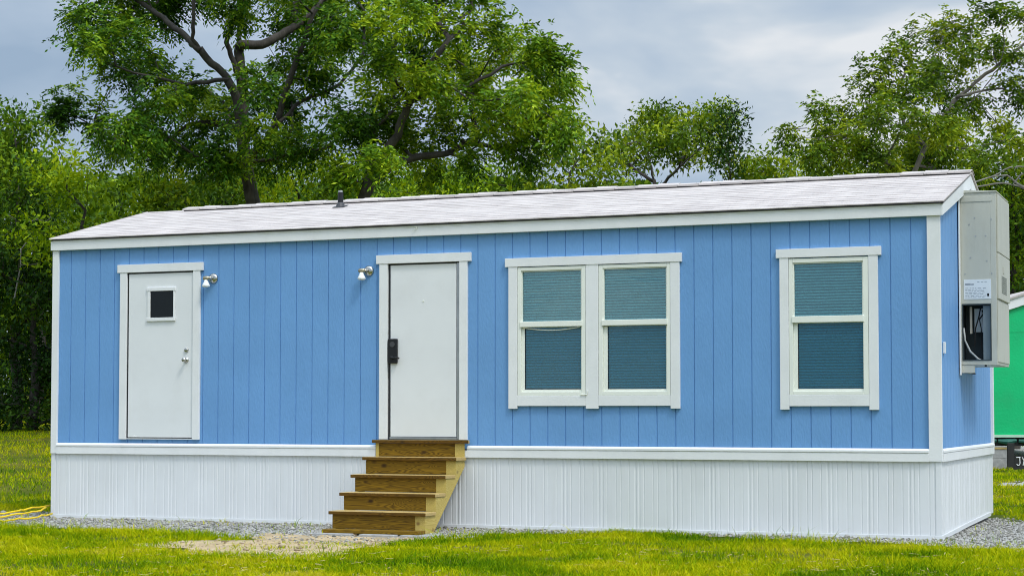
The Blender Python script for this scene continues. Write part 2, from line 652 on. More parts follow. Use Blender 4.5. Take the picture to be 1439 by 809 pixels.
WIN = [(6.28, 7.096, 1.50, 2.945), (7.246, 8.075, 1.50, 2.945), (9.388, 10.236, 1.50, 2.945)]
DOORS = [(1.09, 2.045, 0.99, 3.035), (4.655, 5.57, 1.0, 3.035)]
mb = MB()
siding(mb, W, WIN + DOORS, lambda s, d, z: (s, 0.012 + d, z), lambda s: ZT, 0.253)
mb.build('front_wall_siding', BLUE, house)
mb = MB()
siding(mb, D, [], lambda s, d, z: (W - 0.012 - d, s, z), lambda s: EAVE_Z + SL * min(s, D - s) - 0.02, 0.19)
mb.build('end_wall_siding', BLUE, house)
mb = MB()
siding(mb, D, [], lambda s, d, z: (0.012 + d, s, z), lambda s: EAVE_Z + SL * min(s, D - s) - 0.02, 0.19)
siding(mb, W, [], lambda s, d, z: (s, D - 0.012 - d, z), lambda s: ZT, 0.253)
mb.build('rear_wall_siding', BLUE, house)
MB().box(0.05, W - 0.05, 0.5, D - 0.05, 0.7, 0.8).build('floor_deck', DARK, house)

# skirting: ribbed panels all round, bottom track following the ground
def skirt(mb, length, pos, zb):
    per = 0.425
    prof = [(0, 0), (0.010, 0.005), (0.022, 0.005), (0.030, 0.0), (0.046, 0.0), (0.054, 0.004), (0.064, 0.004), (0.072, 0.0), (0.105, 0.0), (0.110, 0.004), (0.118, 0.004), (0.123, 0), (0.21, 0), (0.214, 0.004), (0.222, .004), (0.226, 0), (0.262, 0), (0.266, 0.004), (0.274, .004), (0.278, 0), (.36, 0), (.364, .004), (.372, .004), (.376, 0)]
    pts, s = [], 0.0
    while s < length:
        pts += [(s + a, b) for a, b in prof if s + a < length]
        s += per
    pts.append((length, 0))
    for (a, da), (b, db) in zip(pts[:-1], pts[1:]):
        mb.quad(pos(a, da, zb(a)), pos(b, db, zb(b)), pos(b, db, 0.83), pos(a, da, 0.83))


zf = lambda s: 0.015
def zside(s):
    return 0.02 + (0.03 * s / 1.97 if s < 1.97 else 0.03 + 0.02 * (s - 1.97) / 2.3)
mb = MB()
skirt(mb, W, lambda s, d, z: (s, 0.0 + d, z), zf)
skirt(mb, D, lambda s, d, z: (W - d, s, z), zside)
skirt(mb, D, lambda s, d, z: (d, s, z), zf)
skirt(mb, W, lambda s, d, z: (s, D - d, z), zside)
mb.build('skirting', SKIRTW, house)
mb = MB()
mb.box(-0.012, W + 0.014, -0.014, -0.002, 0.0, 0.045)
mb.box(-0.012, -0.002, -0.002, D, 0.0, 0.045)
for a, b in ((0.0, 1.97), (1.97, 3.95)):
    za, zb_ = zside(a), zside(b)
    i = len(mb.v)
    mb.v += [(W + 0.002, a, za - .02), (W + 0.016, a, za - .02), (W + 0.016, b, zb_ - .02), (W + 0.002, b, zb_ - .02), (W + 0.002, a, za + .028), (W + 0.016, a, za + .028), (W + 0.016, b, zb_ + .028), (W + 0.002, b, zb_ + .028)]
    for f in ((0, 3, 2, 1), (4, 5, 6, 7), (0, 1, 5, 4), (1, 2, 6, 5), (2, 3, 7, 6), (3, 0, 4, 7)):
        mb.f.append(tuple(i + k for k in f))
mb.build('skirting_track', SKIRTW, house, bevel=0.003)
mb = MB()
mb.prism([(W - 0.05, -0.006), (W + 0.006, -0.006), (W + 0.006, 0.05), (W + 0.002, 0.05), (W + 0.002, -0.002), (W - 0.05, -0.002)], 'z', 0.046, 0.81)
mb.prism([(0.05, -0.006), (-0.006, -0.006), (-0.006, 0.05), (-0.002, 0.05), (-0.002, -0.002), (0.05, -0.002)], 'z', 0.046, 0.81)
mb.build_each('skirting_corner', SKIRTW, house, bevel=0.0015)

# belly band between skirting and siding (two stepped boards)
band = [(0.0, 0.803), (-0.030, 0.803), (-0.030, 0.884), (-0.022, 0.893), (-0.036, 0.897), (-0.036, 0.918), (-0.012, 0.938), (0.0, 0.938)]
mb = MB()
mb.prism(band, 'x', 0.082, 4.549)
mb.prism(band, 'x', 5.669, 10.845)
mb.prism([(0.0, 0.803), (-0.030, 0.803), (-0.030, 0.884), (0, 0.884)], 'x', 4.551, 5.667)
mb.prism([(W - a, z) for a, z in band], 'y', 0.02, D - 0.06)
mb.build_each('belly_band', WHITE, house, bevel=0.002)

# corner boards
mb = MB()
mb.box(10.846, W + 0.022, -0.022, 0.010, 0.806, 3.345)
mb.box(W - 0.010, W + 0.022, 0.0102, 0.016, 0.806, 3.47)
mb.box(-0.008, 0.081, -0.022, 0.010, 0.806, 3.344)
mb.box(-0.008, 0.010, 0.0102, 0.09, 0.806, 3.344)
mb.box(W - 0.09, W + 0.022, D - 0.06, D + 0.022, 0.806, 3.45)
mb.box(-0.008, 0.09, D - 0.06, D + 0.022, 0.806, 3.344)
mb.build_each('corner_board', WHITE, house, bevel=0.003)

# fascia along the eaves, rakes up the gables
mb = MB()
mb.prism([(-0.045, 3.345), (0.010, 3.345), (0.010, 3.48), (-0.045, 3.47)], 'x', -0.004, W + 0.030)
mb.prism([(-0.049, 3.445), (-0.0455, 3.445), (-0.0455, 3.472), (-0.049, 3.472)], 'x', -0.003, W + 0.03)
mb.prism([(D + 0.045, 3.345), (D - 0.010, 3.345), (D - 0.010, 3.48), (D + 0.045, 3.47)], 'x', -0.004, W + 0.030)
mb.build_each('eave_fascia', WHITE, house, bevel=0.002)
mb = MB()
for xa, xb in ((W + 0.0305, W + 0.055), (-0.0215, -0.0045)):
    y0, y1 = -0.046, D + 0.046
    z0 = 3.475
    top = PEAK_Z - 0.03
    mb.prism([(y0, 3.345), (y0, z0), (PEAK_Y, top), (PEAK_Y, top - 0.155)], 'x', xa, xb)
    mb.prism([(y1, 3.345), (y1, z0), (PEAK_Y + .001, top), (PEAK_Y + .001, top - 0.155)], 'x', xa, xb)
mb.prism([(0.02, 3.35), (0.02, 3.48), (PEAK_Y, PEAK_Z - .04), (PEAK_Y, PEAK_Z - .16)], 'x', W + .002, W + .030)
mb.build_each('rake_board', WHITE, house, bevel=0.002)

# roof: two slopes of stepped shingle courses
roof = None
mb = MB()
rows = 15
x0r, x1r = -0.032, W + 0.07
rng = np.random.default_rng(3)
yE, zE = -0.072, EAVE_Z + 0.0
for side in (0, 1):
    for k in range(rows):
        t0, t1 = k / rows, (k + 1) / rows
        def P(t, lift):
            y = yE + (PEAK_Y - yE) * t
            z = zE - SL * 0.05 + (PEAK_Z - zE + SL * 0.05) * t + lift
            return (y if side == 0 else 2 * PEAK_Y - y, z)
        segs = 24
        xs = np.linspace(x0r, x1r, segs + 1)
        lf = 0.006 + rng.uniform(-0.002, 0.003, segs + 1)
        for j in range(segs):
            a, b = P(t0, lf[j]), P(t0, lf[j + 1])
            c, d = P(t1, 0.003), P(t1, 0.003)
            mb.quad((xs[j], *a), (xs[j + 1], *b), (xs[j + 1], *d), (xs[j], *c))
            e, f = P(t0, -0.004), P(t0, -0.004)
            mb.quad((xs[j], *e), (xs[j + 1], *f), (xs[j + 1], *b), (xs[j], *a))
    # underside and rake edge
    a, b = P(0, -0.006), P(1, -0.006)
    mb.v; 
    y_e, z_e = (yE, zE - SL * 0.05 - 0.006)
    ye2 = y_e if side == 0 else 2 * PEAK_Y - y_e
    mb.quad((x0r, ye2, z_e), (x1r, ye2, z_e), (x1r, PEAK_Y, PEAK_Z - 0.006), (x0r, PEAK_Y, PEAK_Z - 0.006))
    for xx in (x0r, x1r):
        mb.quad((xx, ye2, z_e), (xx, ye2, z_e + .016), (xx, PEAK_Y, PEAK_Z + .010), (xx, PEAK_Y, PEAK_Z - .006))
roof = mb.build('roof', SHINGLE, house)
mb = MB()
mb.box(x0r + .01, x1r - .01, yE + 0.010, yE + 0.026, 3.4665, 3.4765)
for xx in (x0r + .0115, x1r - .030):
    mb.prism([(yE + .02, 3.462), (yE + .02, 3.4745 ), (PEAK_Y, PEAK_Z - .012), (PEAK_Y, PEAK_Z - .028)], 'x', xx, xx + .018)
mb.build_each('roof_shadow_strip', ROOFDARK, roof)  # dark strips painted in as the shadow gap under the roof edge
mb = MB()
xs = np.linspace(0.62, W + 0.08, 40)
for j in range(39):
    jz = 0.006 * math.sin(j * 2.1)
    zt = PEAK_Z + 0.046
    dy = 0.15
    a, b = xs[j], xs[j + 1] - 0.003
    for s in (-1, 1):
        mb.quad((a, PEAK_Y, zt + jz), (b, PEAK_Y, zt - .004 + jz), (b, PEAK_Y + s * dy, zt - dy * SL - .008), (a, PEAK_Y + s * dy, zt - dy * SL - .003))
        mb.quad((a, PEAK_Y + s * dy, zt - dy * SL - .003), (b, PEAK_Y + s * dy, zt - dy * SL - .008), (b, PEAK_Y + s * dy, zt - dy * SL - .026), (a, PEAK_Y + s * dy, zt - dy * SL - .022))
mb.build('ridge_cap', SHINGLE, roof)
mb = MB()
for s in (-1, 1):
    mb.quad((0.63, PEAK_Y + s * .13, PEAK_Z - .13 * SL + .006), (W + .07, PEAK_Y + s * .13, PEAK_Z - .13 * SL + .006), (W + .07, PEAK_Y + s * .13, PEAK_Z - .13 * SL + .042), (0.63, PEAK_Y + s * .13, PEAK_Z - .13 * SL + .042))
mb.quad((0.63, PEAK_Y - .13, PEAK_Z + .0), (0.63, PEAK_Y + .13, PEAK_Z + .0), (0.63, PEAK_Y + .05, PEAK_Z + .035), (0.63, PEAK_Y - .05, PEAK_Z + .035))
mb.build('ridge_vent', ROOFDARK, roof)

# plumbing vent on the front slope
vy = 1.72
vz = EAVE_Z + SL * vy
dvec = at(478.5, 291, 1) - CAM
tt = (vy - CAM[1]) / dvec[1]
vx = (CAM + dvec * tt)[0]
vp = MB().tube([(vx, vy, vz - .02), (vx, vy, vz + .19)], 0.036, 16).build('vent_pipe', BLACKP, house)
mb = MB()
mb.tube([(vx, vy, vz), (vx, vy, vz + .05), (vx, vy, vz + .06)], [0.065, 0.045, 0.038], 16)
mb.prism([(vy - .09, vz - .09 * SL + .010), (vy + .08, vz + .08 * SL + .010), (vy + .08, vz + .08 * SL + .016), (vy - .09, vz - .09 * SL + .016)], 'x', vx - .075, vx + .075)
mb.build('pipe_flashing', ROOFDARK, vp)
MB().tube([(vx, vy, vz + .175), (vx, vy, vz + .215)], 0.030, 12).build('pipe_cap', CHROME, vp, bevel=.004)

# ---- doors
def trim_set(mb, x0, x1, xi0, xi1, hx0, hx1, zb, zi, zt, mid=None):
    y0, y1 = -0.024, 0.010
    mb.box(x0, xi0, y0, y1, zb, zi)
    mb.box(xi1, x1, y0, y1, zb, zi)
    mb.box(hx0, hx1, y0 - .006, y1, zi + .0005, zt)


def door(x0, x1, z0, z1, y, leafx, leafz, name='door'):
    d = MB().box(leafx[0], leafx[1], y, y + 0.04, leafz[0], leafz[1]).build(name, DOORW, house, bevel=0.004)
    return d


d1 = door(1.112, 2.036, .99, 3.035, -0.006, (1.116, 2.036), (1.012, 3.018))
mb = MB(); trim_set(mb, 0.996, 2.136, 1.094, 2.040, 0.958, 2.176, 0.986, 3.036, 3.136)
mb.build('door_trim', WHITE, d1, bevel=0.003)
mb = MB(); mb.box(1.09, 2.045, 0.03, 0.045, .985, 3.04); mb.box(1.094, 1.112, 0.0, 0.03, 1.0, 3.034); mb.box(1.094, 2.04, 0.0, 0.03, 3.022, 3.034); mb.box(1.10, 2.03, 0.0, .03, .992, 1.008)
mb.build('weatherstrip', DARK, d1)
mb = MB()
mb.box(1.392, 1.432, -.022, -.007, 2.475, 2.800); mb.box(1.761, 1.780, -.022, -.007, 2.475, 2.800)
mb.box(1.380, 1.790, -.026, -.007, 2.8005, 2.843); mb.box(1.380, 1.790, -.028, -.007, 2.431, 2.4745)
wf = mb.build('window_frame', WHITE, d1, bevel=.004)
MB().box(1.4325, 1.7605, -.012, -.0075, 2.475, 2.80).build('pane', paint('black_glass', (0.006, 0.008, 0.008), 0.12, .1), d1)
mb = MB()
mb.tube([(1.945, -.006, 1.952), (1.945, -.014, 1.952)], 0.034, 20); mb.tube([(1.945, -.012, 1.952), (1.945, -.045, 1.952), (1.945, -.05, 1.952), (1.945, -.075, 1.952)], [.012, .012, .027, .025], 20)
mb.build('knob', CHROME, d1, smooth_=True)
MB().tube([(1.947, -.006, 2.073), (1.947, -.022, 2.073), (1.947, -.026, 2.073)], [0.03, .026, .02], 20).build('deadbolt', CHROME, d1, smooth_=True)
# chip of peeled paint and bright sill at its foot
mb = MB(); mb.box(1.10, 2.035, -.014, .03, .9885, .9985)
mb.build('threshold', WHITE, d1, bevel=.002)
mb = MB()
mb.prism([(1.12, 1.014), (2.03, 1.014), (2.03, 1.026), (1.99, 1.021), (1.29, 1.020), (1.24, 1.024), (1.21, 1.040), (1.19, 1.022), (1.12, 1.020)], 'y', -.0075, -.0063)
mb.build('torn_door_sweep', paint('bare_white', (.86, .86, .85), .5), d1)

d2 = door(4.69, 5.524, 1.0, 3.035, 0.0, (4.692, 5.522), (1.036, 3.020))
mb = MB(); trim_set(mb, 4.552, 5.666, 4.658, 5.566, 4.513, 5.709, 1.003, 3.038, 3.140)
mb.build('door_trim', WHITE, d2, bevel=0.003)
mb = MB(); mb.box(4.655, 5.57, .034, .05, 1.0, 3.04); mb.box(4.66, 4.682, .006, .034, 1.005, 3.035); mb.box(4.66, 5.56, .006, .034, 3.026, 3.0375)
mb.build('weatherstrip', DARK, d2)
mb = MB(); mb.box(5.530, 5.5655, -.006, .034, 1.005, 3.025); mb.box(4.684, 5.5295, -.012, .034, 1.004, 1.03); mb.box(4.6825, 4.6895, .002, .034, 1.031, 3.02)
mb.build('threshold', ALU, d2, bevel=.003)
mb = MB(); mb.box(4.668, 4.787, -.034, -.0005, 1.88, 2.166)
lk = mb.build('keypad_lock', BLACKP, d2, bevel=.012, seg=3)
mb = MB(); mb.tube([(4.728, -.034, 2.10), (4.728, -.040, 2.10)], .032, 20)
mb.build('keypad', paint('grey_plastic', (.06, .06, .065), .35), lk)
mb = MB(); mb.tube([(4.728, -.03, 1.945), (4.728, -.065, 1.945)], .018, 14); mb.tube([(4.728, -.062, 1.945), (4.80, -.064, 1.943), (4.83, -.06, 1.938)], .011, 10)
mb.build('lever', BLACKP, lk, smooth_=True)
MB().tube([(5.105, -.004, 2.595), (5.105, .002, 2.595)], .012, 12).build('peephole', VINYL, d2)

# ---- windows
def window(x0, x1, z0, z1, up, lo, label=None, droop=False):
    """up/lo: glass rectangles (x0,x1,z0,z1)"""
    yo = -0.020
    mb = MB()
    fl = 0.045
    # outer frame
    mb.box(x0 + .002, up[0] - .012, yo, .05, z0, z1); mb.box(up[1] + .012, x1 - .002, yo, .05, z0, z1)
    mb.box(up[0] - .0115, up[1] + .0115, yo, .05, up[3] + .012, z1); mb.box(up[0] - .0115, up[1] + .0115, yo, .05, z0, lo[2] - .028)
    w_ = mb.build('window', VINYL, house, bevel=.003)
    # upper sash (further out), meeting rail, lower sash
    mb = MB()
    a, b, c, d = up
    mb.box(a - .0115, a, -.010, .03, c, d); mb.box(b, b + .0115, -.010, .03, c, d); mb.box(a - .0115, b + .0115, -.010, .03, d + .0005, d + .0118)
    mb.build('upper_sash', VINYL, w_, bevel=.002)
    rz0, rz1 = lo[3] + .004, up[2] - .0005
    mb = MB(); mb.box(a - .022, b + .022, yo - .012, .03, rz0, rz1)
    mb.build('meeting_rail', VINYL, w_, bevel=.006)
    mb = MB()
    e, f, g, h = lo
    mb.box(up[0] - .0115, e, .004, .03, g, h); mb.box(f, up[1] + .0115, .004, .03, g, h)
    mb.box(up[0] - .0115, up[1] + .0115, .0, .03, g - .0275, g - .0005); mb.box(e, f, .006, .03, h - .0, h + .0035)
    mb.build('lower_sash', VINYL, w_, bevel=.002)
    MB().box(a, b, .018, .022, c, d).build('pane', GLASSU, w_)
    MB().box(e, f, .018, .022, g, h).build('pane', GLASSL, w_)
    mb = MB()
    mb.box(e - .003, f + .003, .010, .017, g - .002, g + .006); mb.box(e - .002, e + .006, .010, .017, g + .0065, h)
    mb.build('screen_frame', DARK, w_)
    # closed venetian blind
    mb = MB()
    n = 45
    zA, zB_ = z0 + .03, z1 - .02
    rg = np.random.default_rng(int(x0 * 100))
    for k in range(n):
        z = zA + (zB_ - zA) * k / n
        hh = (zB_ - zA) / n
        t = rg.uniform(-.0015, .0015)
        i = len(mb.v)
        xa, xb = x0 + .02, x1 - .02
        sg = 0.006 * math.sin(k * .35 + x0)
        mb.quad((xa, .034, z + t), (xb, .034, z + t + sg * .4), (xb, .054, z + hh * .62 + sg * .4), (xa, .054, z + hh * .62))
    mb.build('blind', BLIND, w_)
    MB().box(x0, x1, .16, .17, z0, z1).build('window_backing', DARK, w_)
    return w_


UPZ, LOZ = (2.334, 2.895), (1.570, 2.266)
wa = window(*WIN[0], (6.335, 7.036, *UPZ), (6.360, 7.033, *LOZ))
wb = window(*WIN[1], (7.308, 8.023, *UPZ), (7.345, 8.018, *LOZ))
wc = window(*WIN[2], (9.444, 10.168, 2.332, 2.889), (9.478, 10.173, 1.562, 2.257))
# drooping weatherstrip under the first meeting rail and a loose catch by its sill
mb = MB()
pts = []
for k in range(13):
    t = k / 12
    pts.append((6.36 + .66 * t, -.002, 2.262 - .03 * math.sin(math.pi * t)))
mb.tube(pts, .006, 6); mb.tube([(7.04, -.03, 1.512), (7.115, -.035, 1.512), (7.12, -.035, 1.555)], .006, 6)
mb.build_each('loose_strip', VINYL, wa)

mb = MB()
y0, y1 = -.024, .010
mb.box(6.172, 6.279, y0, y1, 1.354, 2.953); mb.box(7.097, 7.245, y0, y1, 1.354, 2.953); mb.box(8.076, 8.180, y0, y1, 1.354, 2.953)
mb.box(6.2795, 7.0965, y0, y1, 1.385, 1.499); mb.box(7.2455, 8.0755, y0, y1, 1.385, 1.499)
mb.box(6.131, 8.206, y0 - .006, y1, 2.9535, 3.052)
mb.build('window_trim', WHITE, house, bevel=.003)
mb = MB()
mb.box(9.290, 9.387, y0, y1, 1.342, 2.955); mb.box(10.237, 10.336, y0, y1, 1.338, 2.955)
mb.box(9.3875, 10.2365, y0, y1, 1.378, 1.499); mb.box(9.253, 10.372, y0 - .006, y1, 2.9555, 3.050)
mb.build('window_trim', WHITE, house, bevel=.003)

# small fittings on the end wall
mb = MB(); mb.box(W - .01, W + .012, .30, .38, 1.93, 2.05); mb.build('outlet_cover', WHITE, house, bevel=.004)
mb = MB(); mb.tube([(W - .005, 1.10, 3.70), (W + .03, 1.10, 3.69), (W + .035, 1.12, 3.62), (W + .01, 1.15, 3.60)], .008, 6); mb.build('wire_stub', BLACKP, house)
# peeled sliver of the fascia and nail heads along the siding
mb = MB()
pts = [(4.93, -.050, 3.452), (5.0, -.052, 3.456), (5.05, -.056, 3.449), (5.04, -.062, 3.43), (4.99, -.058, 3.405)]
mb.tube(pts, [.002, .006, .006, .005, .002], 5)
mb.build('peeling_strip', VINYL, house)

# ---- wall lamps
def wall_lamp(x, z, label):
    t = thing('wall_lamp', label, 'wall lamp', (x, 0.012, z), 0, 'bare bulb lamps beside the doors')
    MB().tube([(0, 0, 0), (0, -.018, 0), (0, -.03, 0)], [.062, .060, .04], 24).build('back_plate', CHROME, t, smooth_=True)
    mb = MB(); mb.tube([(0, -.02, 0), (-.02, -.055, .004), (-.045, -.07, .002)], [.02, .018, .016], 12)
    mb.build('arm', CHROME, t, smooth_=True)
    mb = MB(); mb.tube([(-.015, -.072, .003), (-.052, -.074, .002), (-.090, -.075, -.001), (-.096, -.075, -.001)], [.02, .026, .026, .018], 14)
    mb.build('socket', paint('aged_brass', (.42, .38, .28), .35, .15, metal=.7), t, smooth_=True)
    pr = [(.020, -.02), (.026, -.034), (.030, -.05), (.042, -.075), (.050, -.092), (.044, -.104), (.02, -.112)]
    mb = MB(); mb.tube([(-.060, -.075, zz) for _, zz in pr], [r_ for r_, _ in pr], 16)
    mb.build('bulb', paint('frosted_bulb', (.82, .84, .84), .25, .02), t, smooth_=True)
    return t


wall_lamp(2.309, 2.935, 'small bare bulb wall lamp to the right of the door with a tiny square window')
wall_lamp(4.403, 2.965, 'small bare bulb wall lamp to the left of the door above the steps')

# ---- wall mounted air conditioner on the end wall
ac = thing('air_conditioner', 'tall beige wall mounted air conditioner on the end wall of the blue home', 'air conditioner', (W, 1.54, 1.85))
aw, al, ah = 0.40, 1.10, 1.90
mb = MB()
z1 = ah
# cabinet sides with the service opening left open on the near side
ox0, ox1, oz0, oz1 = 0.022, 0.338, 0.035, 0.665
mb.box(0.002, ox0, 0, .02, 0, z1); mb.box(ox1, aw, 0, .02, 0, z1)
mb.box(ox0, ox1, 0, .02, oz1, z1); mb.box(ox0, ox1, 0, .02, 0, oz0)
mb.box(0.002, aw, al - .02, al, 0, z1)
mb.box(aw - .02, aw - .0005, .0205, al - .0205, 0, z1)
mb.box(0.002, aw, 0, al, -.012, -.0005)
mb.prism([(0.002, z1 + .0005), (aw + .012, z1 + .0005), (aw + .012, z1 + .012), (0.002, z1 + .035)], 'y', -.012, al + .012)
mb.box(0.004, aw - .03, .0205, al - .03, oz1 + .02, oz1 + .04)
mb.build('cabinet', ACB, ac, bevel=.0035)
mb = MB()
mb.box(aw, aw + .022, .03, al - .02, 1.235, z1 - .02)
mb.box(aw, aw + .022, .03, al - .02, .72, 1.225)
mb.box(aw, aw + .008, .03, al - .02, .02, .70)
mb.build_each('access_panel', ACB, ac, bevel=.005)
mb = MB()
for k in range(9):
    z = .80 + k * .022
    mb.box(aw + .0225, aw + .0265, .28, .74, z, z + .010)
mb.build('vent_grille', paint('grille_grey', (.22, .23, .2), .5), ac)
mb = MB(); mb.box(aw + .0225, aw + .03, .40, .44, 1.02, 1.10); mb.build('latch', ACB, ac, bevel=.003)
mb = MB()
mb.box(-.001 + .02, .36, -.006, -.0005, 1.80, 1.86)
mb.build('top_flange', ACB, ac, bevel=.002)
mb = MB()
for (sx_, sz_) in ((.11, 1.55), (.18, 1.42), (.29, 1.42), (.12, 1.18), (.30, 1.14), (.17, 1.62), (.06, 1.0), (.35, 1.0), (.35, 1.6)):
    mb.tube([(sx_, -.004, sz_), (sx_, .001, sz_)], .007, 8)
mb.build_each('screw', ALU, ac)
pl_ = MB().box(.045, .340, -.004, -.0003, .717, .935).build('rating_plate', PAPER, ac, bevel=.001)
mb = MB()
rg = random.Random(4)
mb.box(.06, .12, -.0055, -.0042, .875, .893)
mb.box(.125, .155, -.0055, -.0042, .875, .888)
for k in range(7):
    z = .735 + k * .017
    x = .06
    while x < .27:
        wd = rg.uniform(.012, .04)
        mb.box(x, min(x + wd, .29), -.0052, -.0042, z, z + .0045)
        x += wd + rg.uniform(.006, .02)
for k in range(3):
    mb.box(.19 + k * .04, .215 + k * .04, -.0052, -.0042, .905, .911)
mb.build('small_print', INK, pl_)['kind'] = 'stuff'
mb = MB(); mb.prism([(.297, .752), (.307, .742), (.318, .752), (.318, .778), (.297, .778)], 'y', -.0058, -.0042); mb.build('emblem', BLACKP, pl_)
mb = MB()
mb.box(ox0, ox0 + .012, -.006, .0, oz0, oz1); mb.box(ox1 - .012, ox1, -.006, 0, oz0, oz1); mb.box(ox0 + .0125, ox1 - .0125, -.006, 0, oz1 - .014, oz1); mb.box(ox0 + .0125, ox1 - .0125, -.006, 0, oz0, oz0 + .012)
mb.build('opening_frame', ACD, ac, bevel=.002)
mb = MB(); mb.box(ox0, ox1, .30, .31, oz0, oz1); mb.box(.004, ox0 - .003, .022, .3, oz0, oz1); mb.box(ox0, ox1, .022, .3, oz0 - .02, oz0 - .004)
mb.build('inner_lining', ACD, ac)
mb = MB(); mb.box(.245, ox1 - .013, .03, .05, oz0 + .0, oz1 - .02); mb.build('control_cover', paint('slate_metal', (.16, .20, .22), .4), ac, bevel=.002)
mb = MB(); mb.box(.13, .235, .20, .205, .36, .62); mb.build('wiring_diagram', PAPER, ac)
mb = MB()
mb.tube([(.03, .06, .40), (.045, .05, .26), (.10, .05, .14), (.18, .05, .06), (.235, .06, .03)], .011, 8)
mb.build('conduit', paint('grey_conduit', (.38, .40, .40), .4), ac, smooth_=True)
mb = MB()
mb.tube([(.21, .10, .62), (.19, .10, .52), (.155, .10, .40), (.14, .10, .2)], .008, 6); mb.tube([(.19, .10, .53), (.215, .10, .40), (.22, .10, .15)], .006, 6)
mb.tube([(.225, .09, .6), (.245, .09, .56), (.20, .09, .50)], .009, 6)
mb.build_each('cable', BLACKP, ac)
mb = MB(); mb.box(.09, .115, .12, .14, .34, .64); mb.build('copper_pipe', paint('pale_pipe', (.5, .45, .36), .4), ac)
mb = MB(); mb.box(0.0, .012, -.075, -.004, -.125, 1.885 + .03); mb.build('mounting_flange', WHITE, ac, bevel=.003)
mb = MB(); mb.box(.012, .150, .005, .05, -.10, -.014); mb.box(.0, .012, .0, al, -.09, -.014)
mb.build_each('support_bracket', ACB, ac, bevel=.003)
mb = MB(); mb.box(.128, .155, .0, .052, -.115, -.102); mb.tube([(.27, .02, -.03), (.27, .02, -.01)], .012, 8); mb.build_each('bracket_foot', DARK, ac)

# ---- timber steps
SX0, SX1 = 4.45, 5.70
steps = thing('wooden_steps', 'five tread wooden steps of dark stained timber below the second door', 'steps', (SX0, 0, 0))
noses = [(-.05, .998), (-.325, .806), (-.60, .614), (-.875, .422), (-1.15, .230)]
sw = SX1 - SX0
for k, (yn, zt) in enumerate(noses):
    yb = min(yn + .30, -.012) if k else -.04
    if k == 0:
        MB().box(-.03, sw + .02, -.345 + .02, -.032, zt - .038, zt).build('tread', WOODT, steps, bevel=.004)
    else:
        pass
# treads: each reaches back under the next riser
steps_z = [.998, .806, .614, .422, .230]
steps_y = [-.05, -.325, -.60, -.875, -1.15]
for o in [c for c in bpy.data.objects if c.parent == steps]:
    bpy.data.objects.remove(o)
rj = random.Random(2)
for k in range(5):
    yn, zt = steps_y[k] - (.0 if k else .02), steps_z[k]
    yb = -.040 if k == 0 else steps_y[k] + .30 - .018
    if k == 0:
        yn = -.075
    jx = rj.uniform(-.006, .006)
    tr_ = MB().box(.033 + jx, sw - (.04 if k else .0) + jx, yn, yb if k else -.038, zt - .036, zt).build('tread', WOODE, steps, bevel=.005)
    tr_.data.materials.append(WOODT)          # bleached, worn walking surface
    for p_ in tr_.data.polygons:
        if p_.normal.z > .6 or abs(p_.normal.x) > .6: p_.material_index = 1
    zl = (steps_z[k + 1] + .002) if k < 4 else .042
    yr = yn + .035
    MB().box(.07, sw - .176, yr, yr + .03, zl, zt - .0375).build('riser', WOODR, steps, bevel=.003)


def stringer(xa, xb):
    pr = []
    for k in range(4, -1, -1):
        yf = steps_y[k] + .036
        if k == 0: yf = -.043
        zt = steps_z[k] - .0375
        zl = (steps_z[k + 1] - .0375) if k < 4 else .003
        pr += [(yf, zl), (yf, zt)]
    pr += [(-.0395, .9605), (-.0395, .70), (-.90, .003)]
    mb = MB()
    mb.prism(pr, 'x', xa, xb)
    return mb.build('stringer', WOODS, steps, bevel=.002)


stringer(sw - .175, sw - .055)
stringer(.075, .113)
MB().box(.04, sw - .05, -1.31, -1.125, .003, .040).build('base_board', WOODR, steps, bevel=.004)
MB().box(sw - .20, sw - .05, -1.0, -.80, .0025, .0045).build('stringer_shoe', WOODS, steps)
for i, (px, wd, lab) in enumerate(((4.42, .46, 'leftmost grey concrete paver under the foot of the steps'), (4.99, .42, 'middle grey concrete paver under the foot of the steps'), (5.47, .40, 'rightmost grey concrete paver under the foot of the steps'))):
    o = MB().box(0, wd, 0, .46, -.09, .002).build('concrete_paver', CONC, None, bevel=.008)
    o.location = (px, -1.40 - .012 * (i % 2), 0.0)
    tag(o, lab, 'paver', 'pavers under the steps')

# ---- green neighbouring building on piers
GDp = 36.0
g0 = at(1322, 612, GDp)
gz = float(terrain(g0[0], g0[1]))
gb = thing('portable_building', 'bright green portable building with white rake standing on block piers', 'portable building', (g0[0], g0[1], gz), -YAW)
zb_, ze_, wd_, sl_ = float(g0[2] - gz), 2.90 - gz, 4.2, .33
pk = ze_ + sl_ * wd_ / 2
mb = MB(); mb.prism([(0, zb_), (wd_, zb_), (wd_, ze_), (wd_ / 2, pk), (0, ze_)], 'y', 0, 9.0); mb.build('green_wall', GREENP, gb)
mb = MB()
for k in range(1, 4):
    mb.box(k * 1.05 - .012, k * 1.05 + .012, -.006, -.0005, zb_ + .03, ze_ - .05)
mb.box(.07, wd_ - .07, -.0045, -.0003, ze_ + .02, ze_ + .05)
mb.build('panel_batten', GREENP, gb)['kind'] = 'stuff'
mb = MB()
for s in (0, 1):
    f = (lambda x: x) if s == 0 else (lambda x: wd_ - x)
    mb.prism([(f(-.1), ze_ - .03), (f(-.1), ze_ + .17), (wd_ / 2, pk + .21), (wd_ / 2, pk + .01)], 'y', -.06, -.003)
mb.build_each('rake_board', WHITE, gb, bevel=.004)
mb = MB()
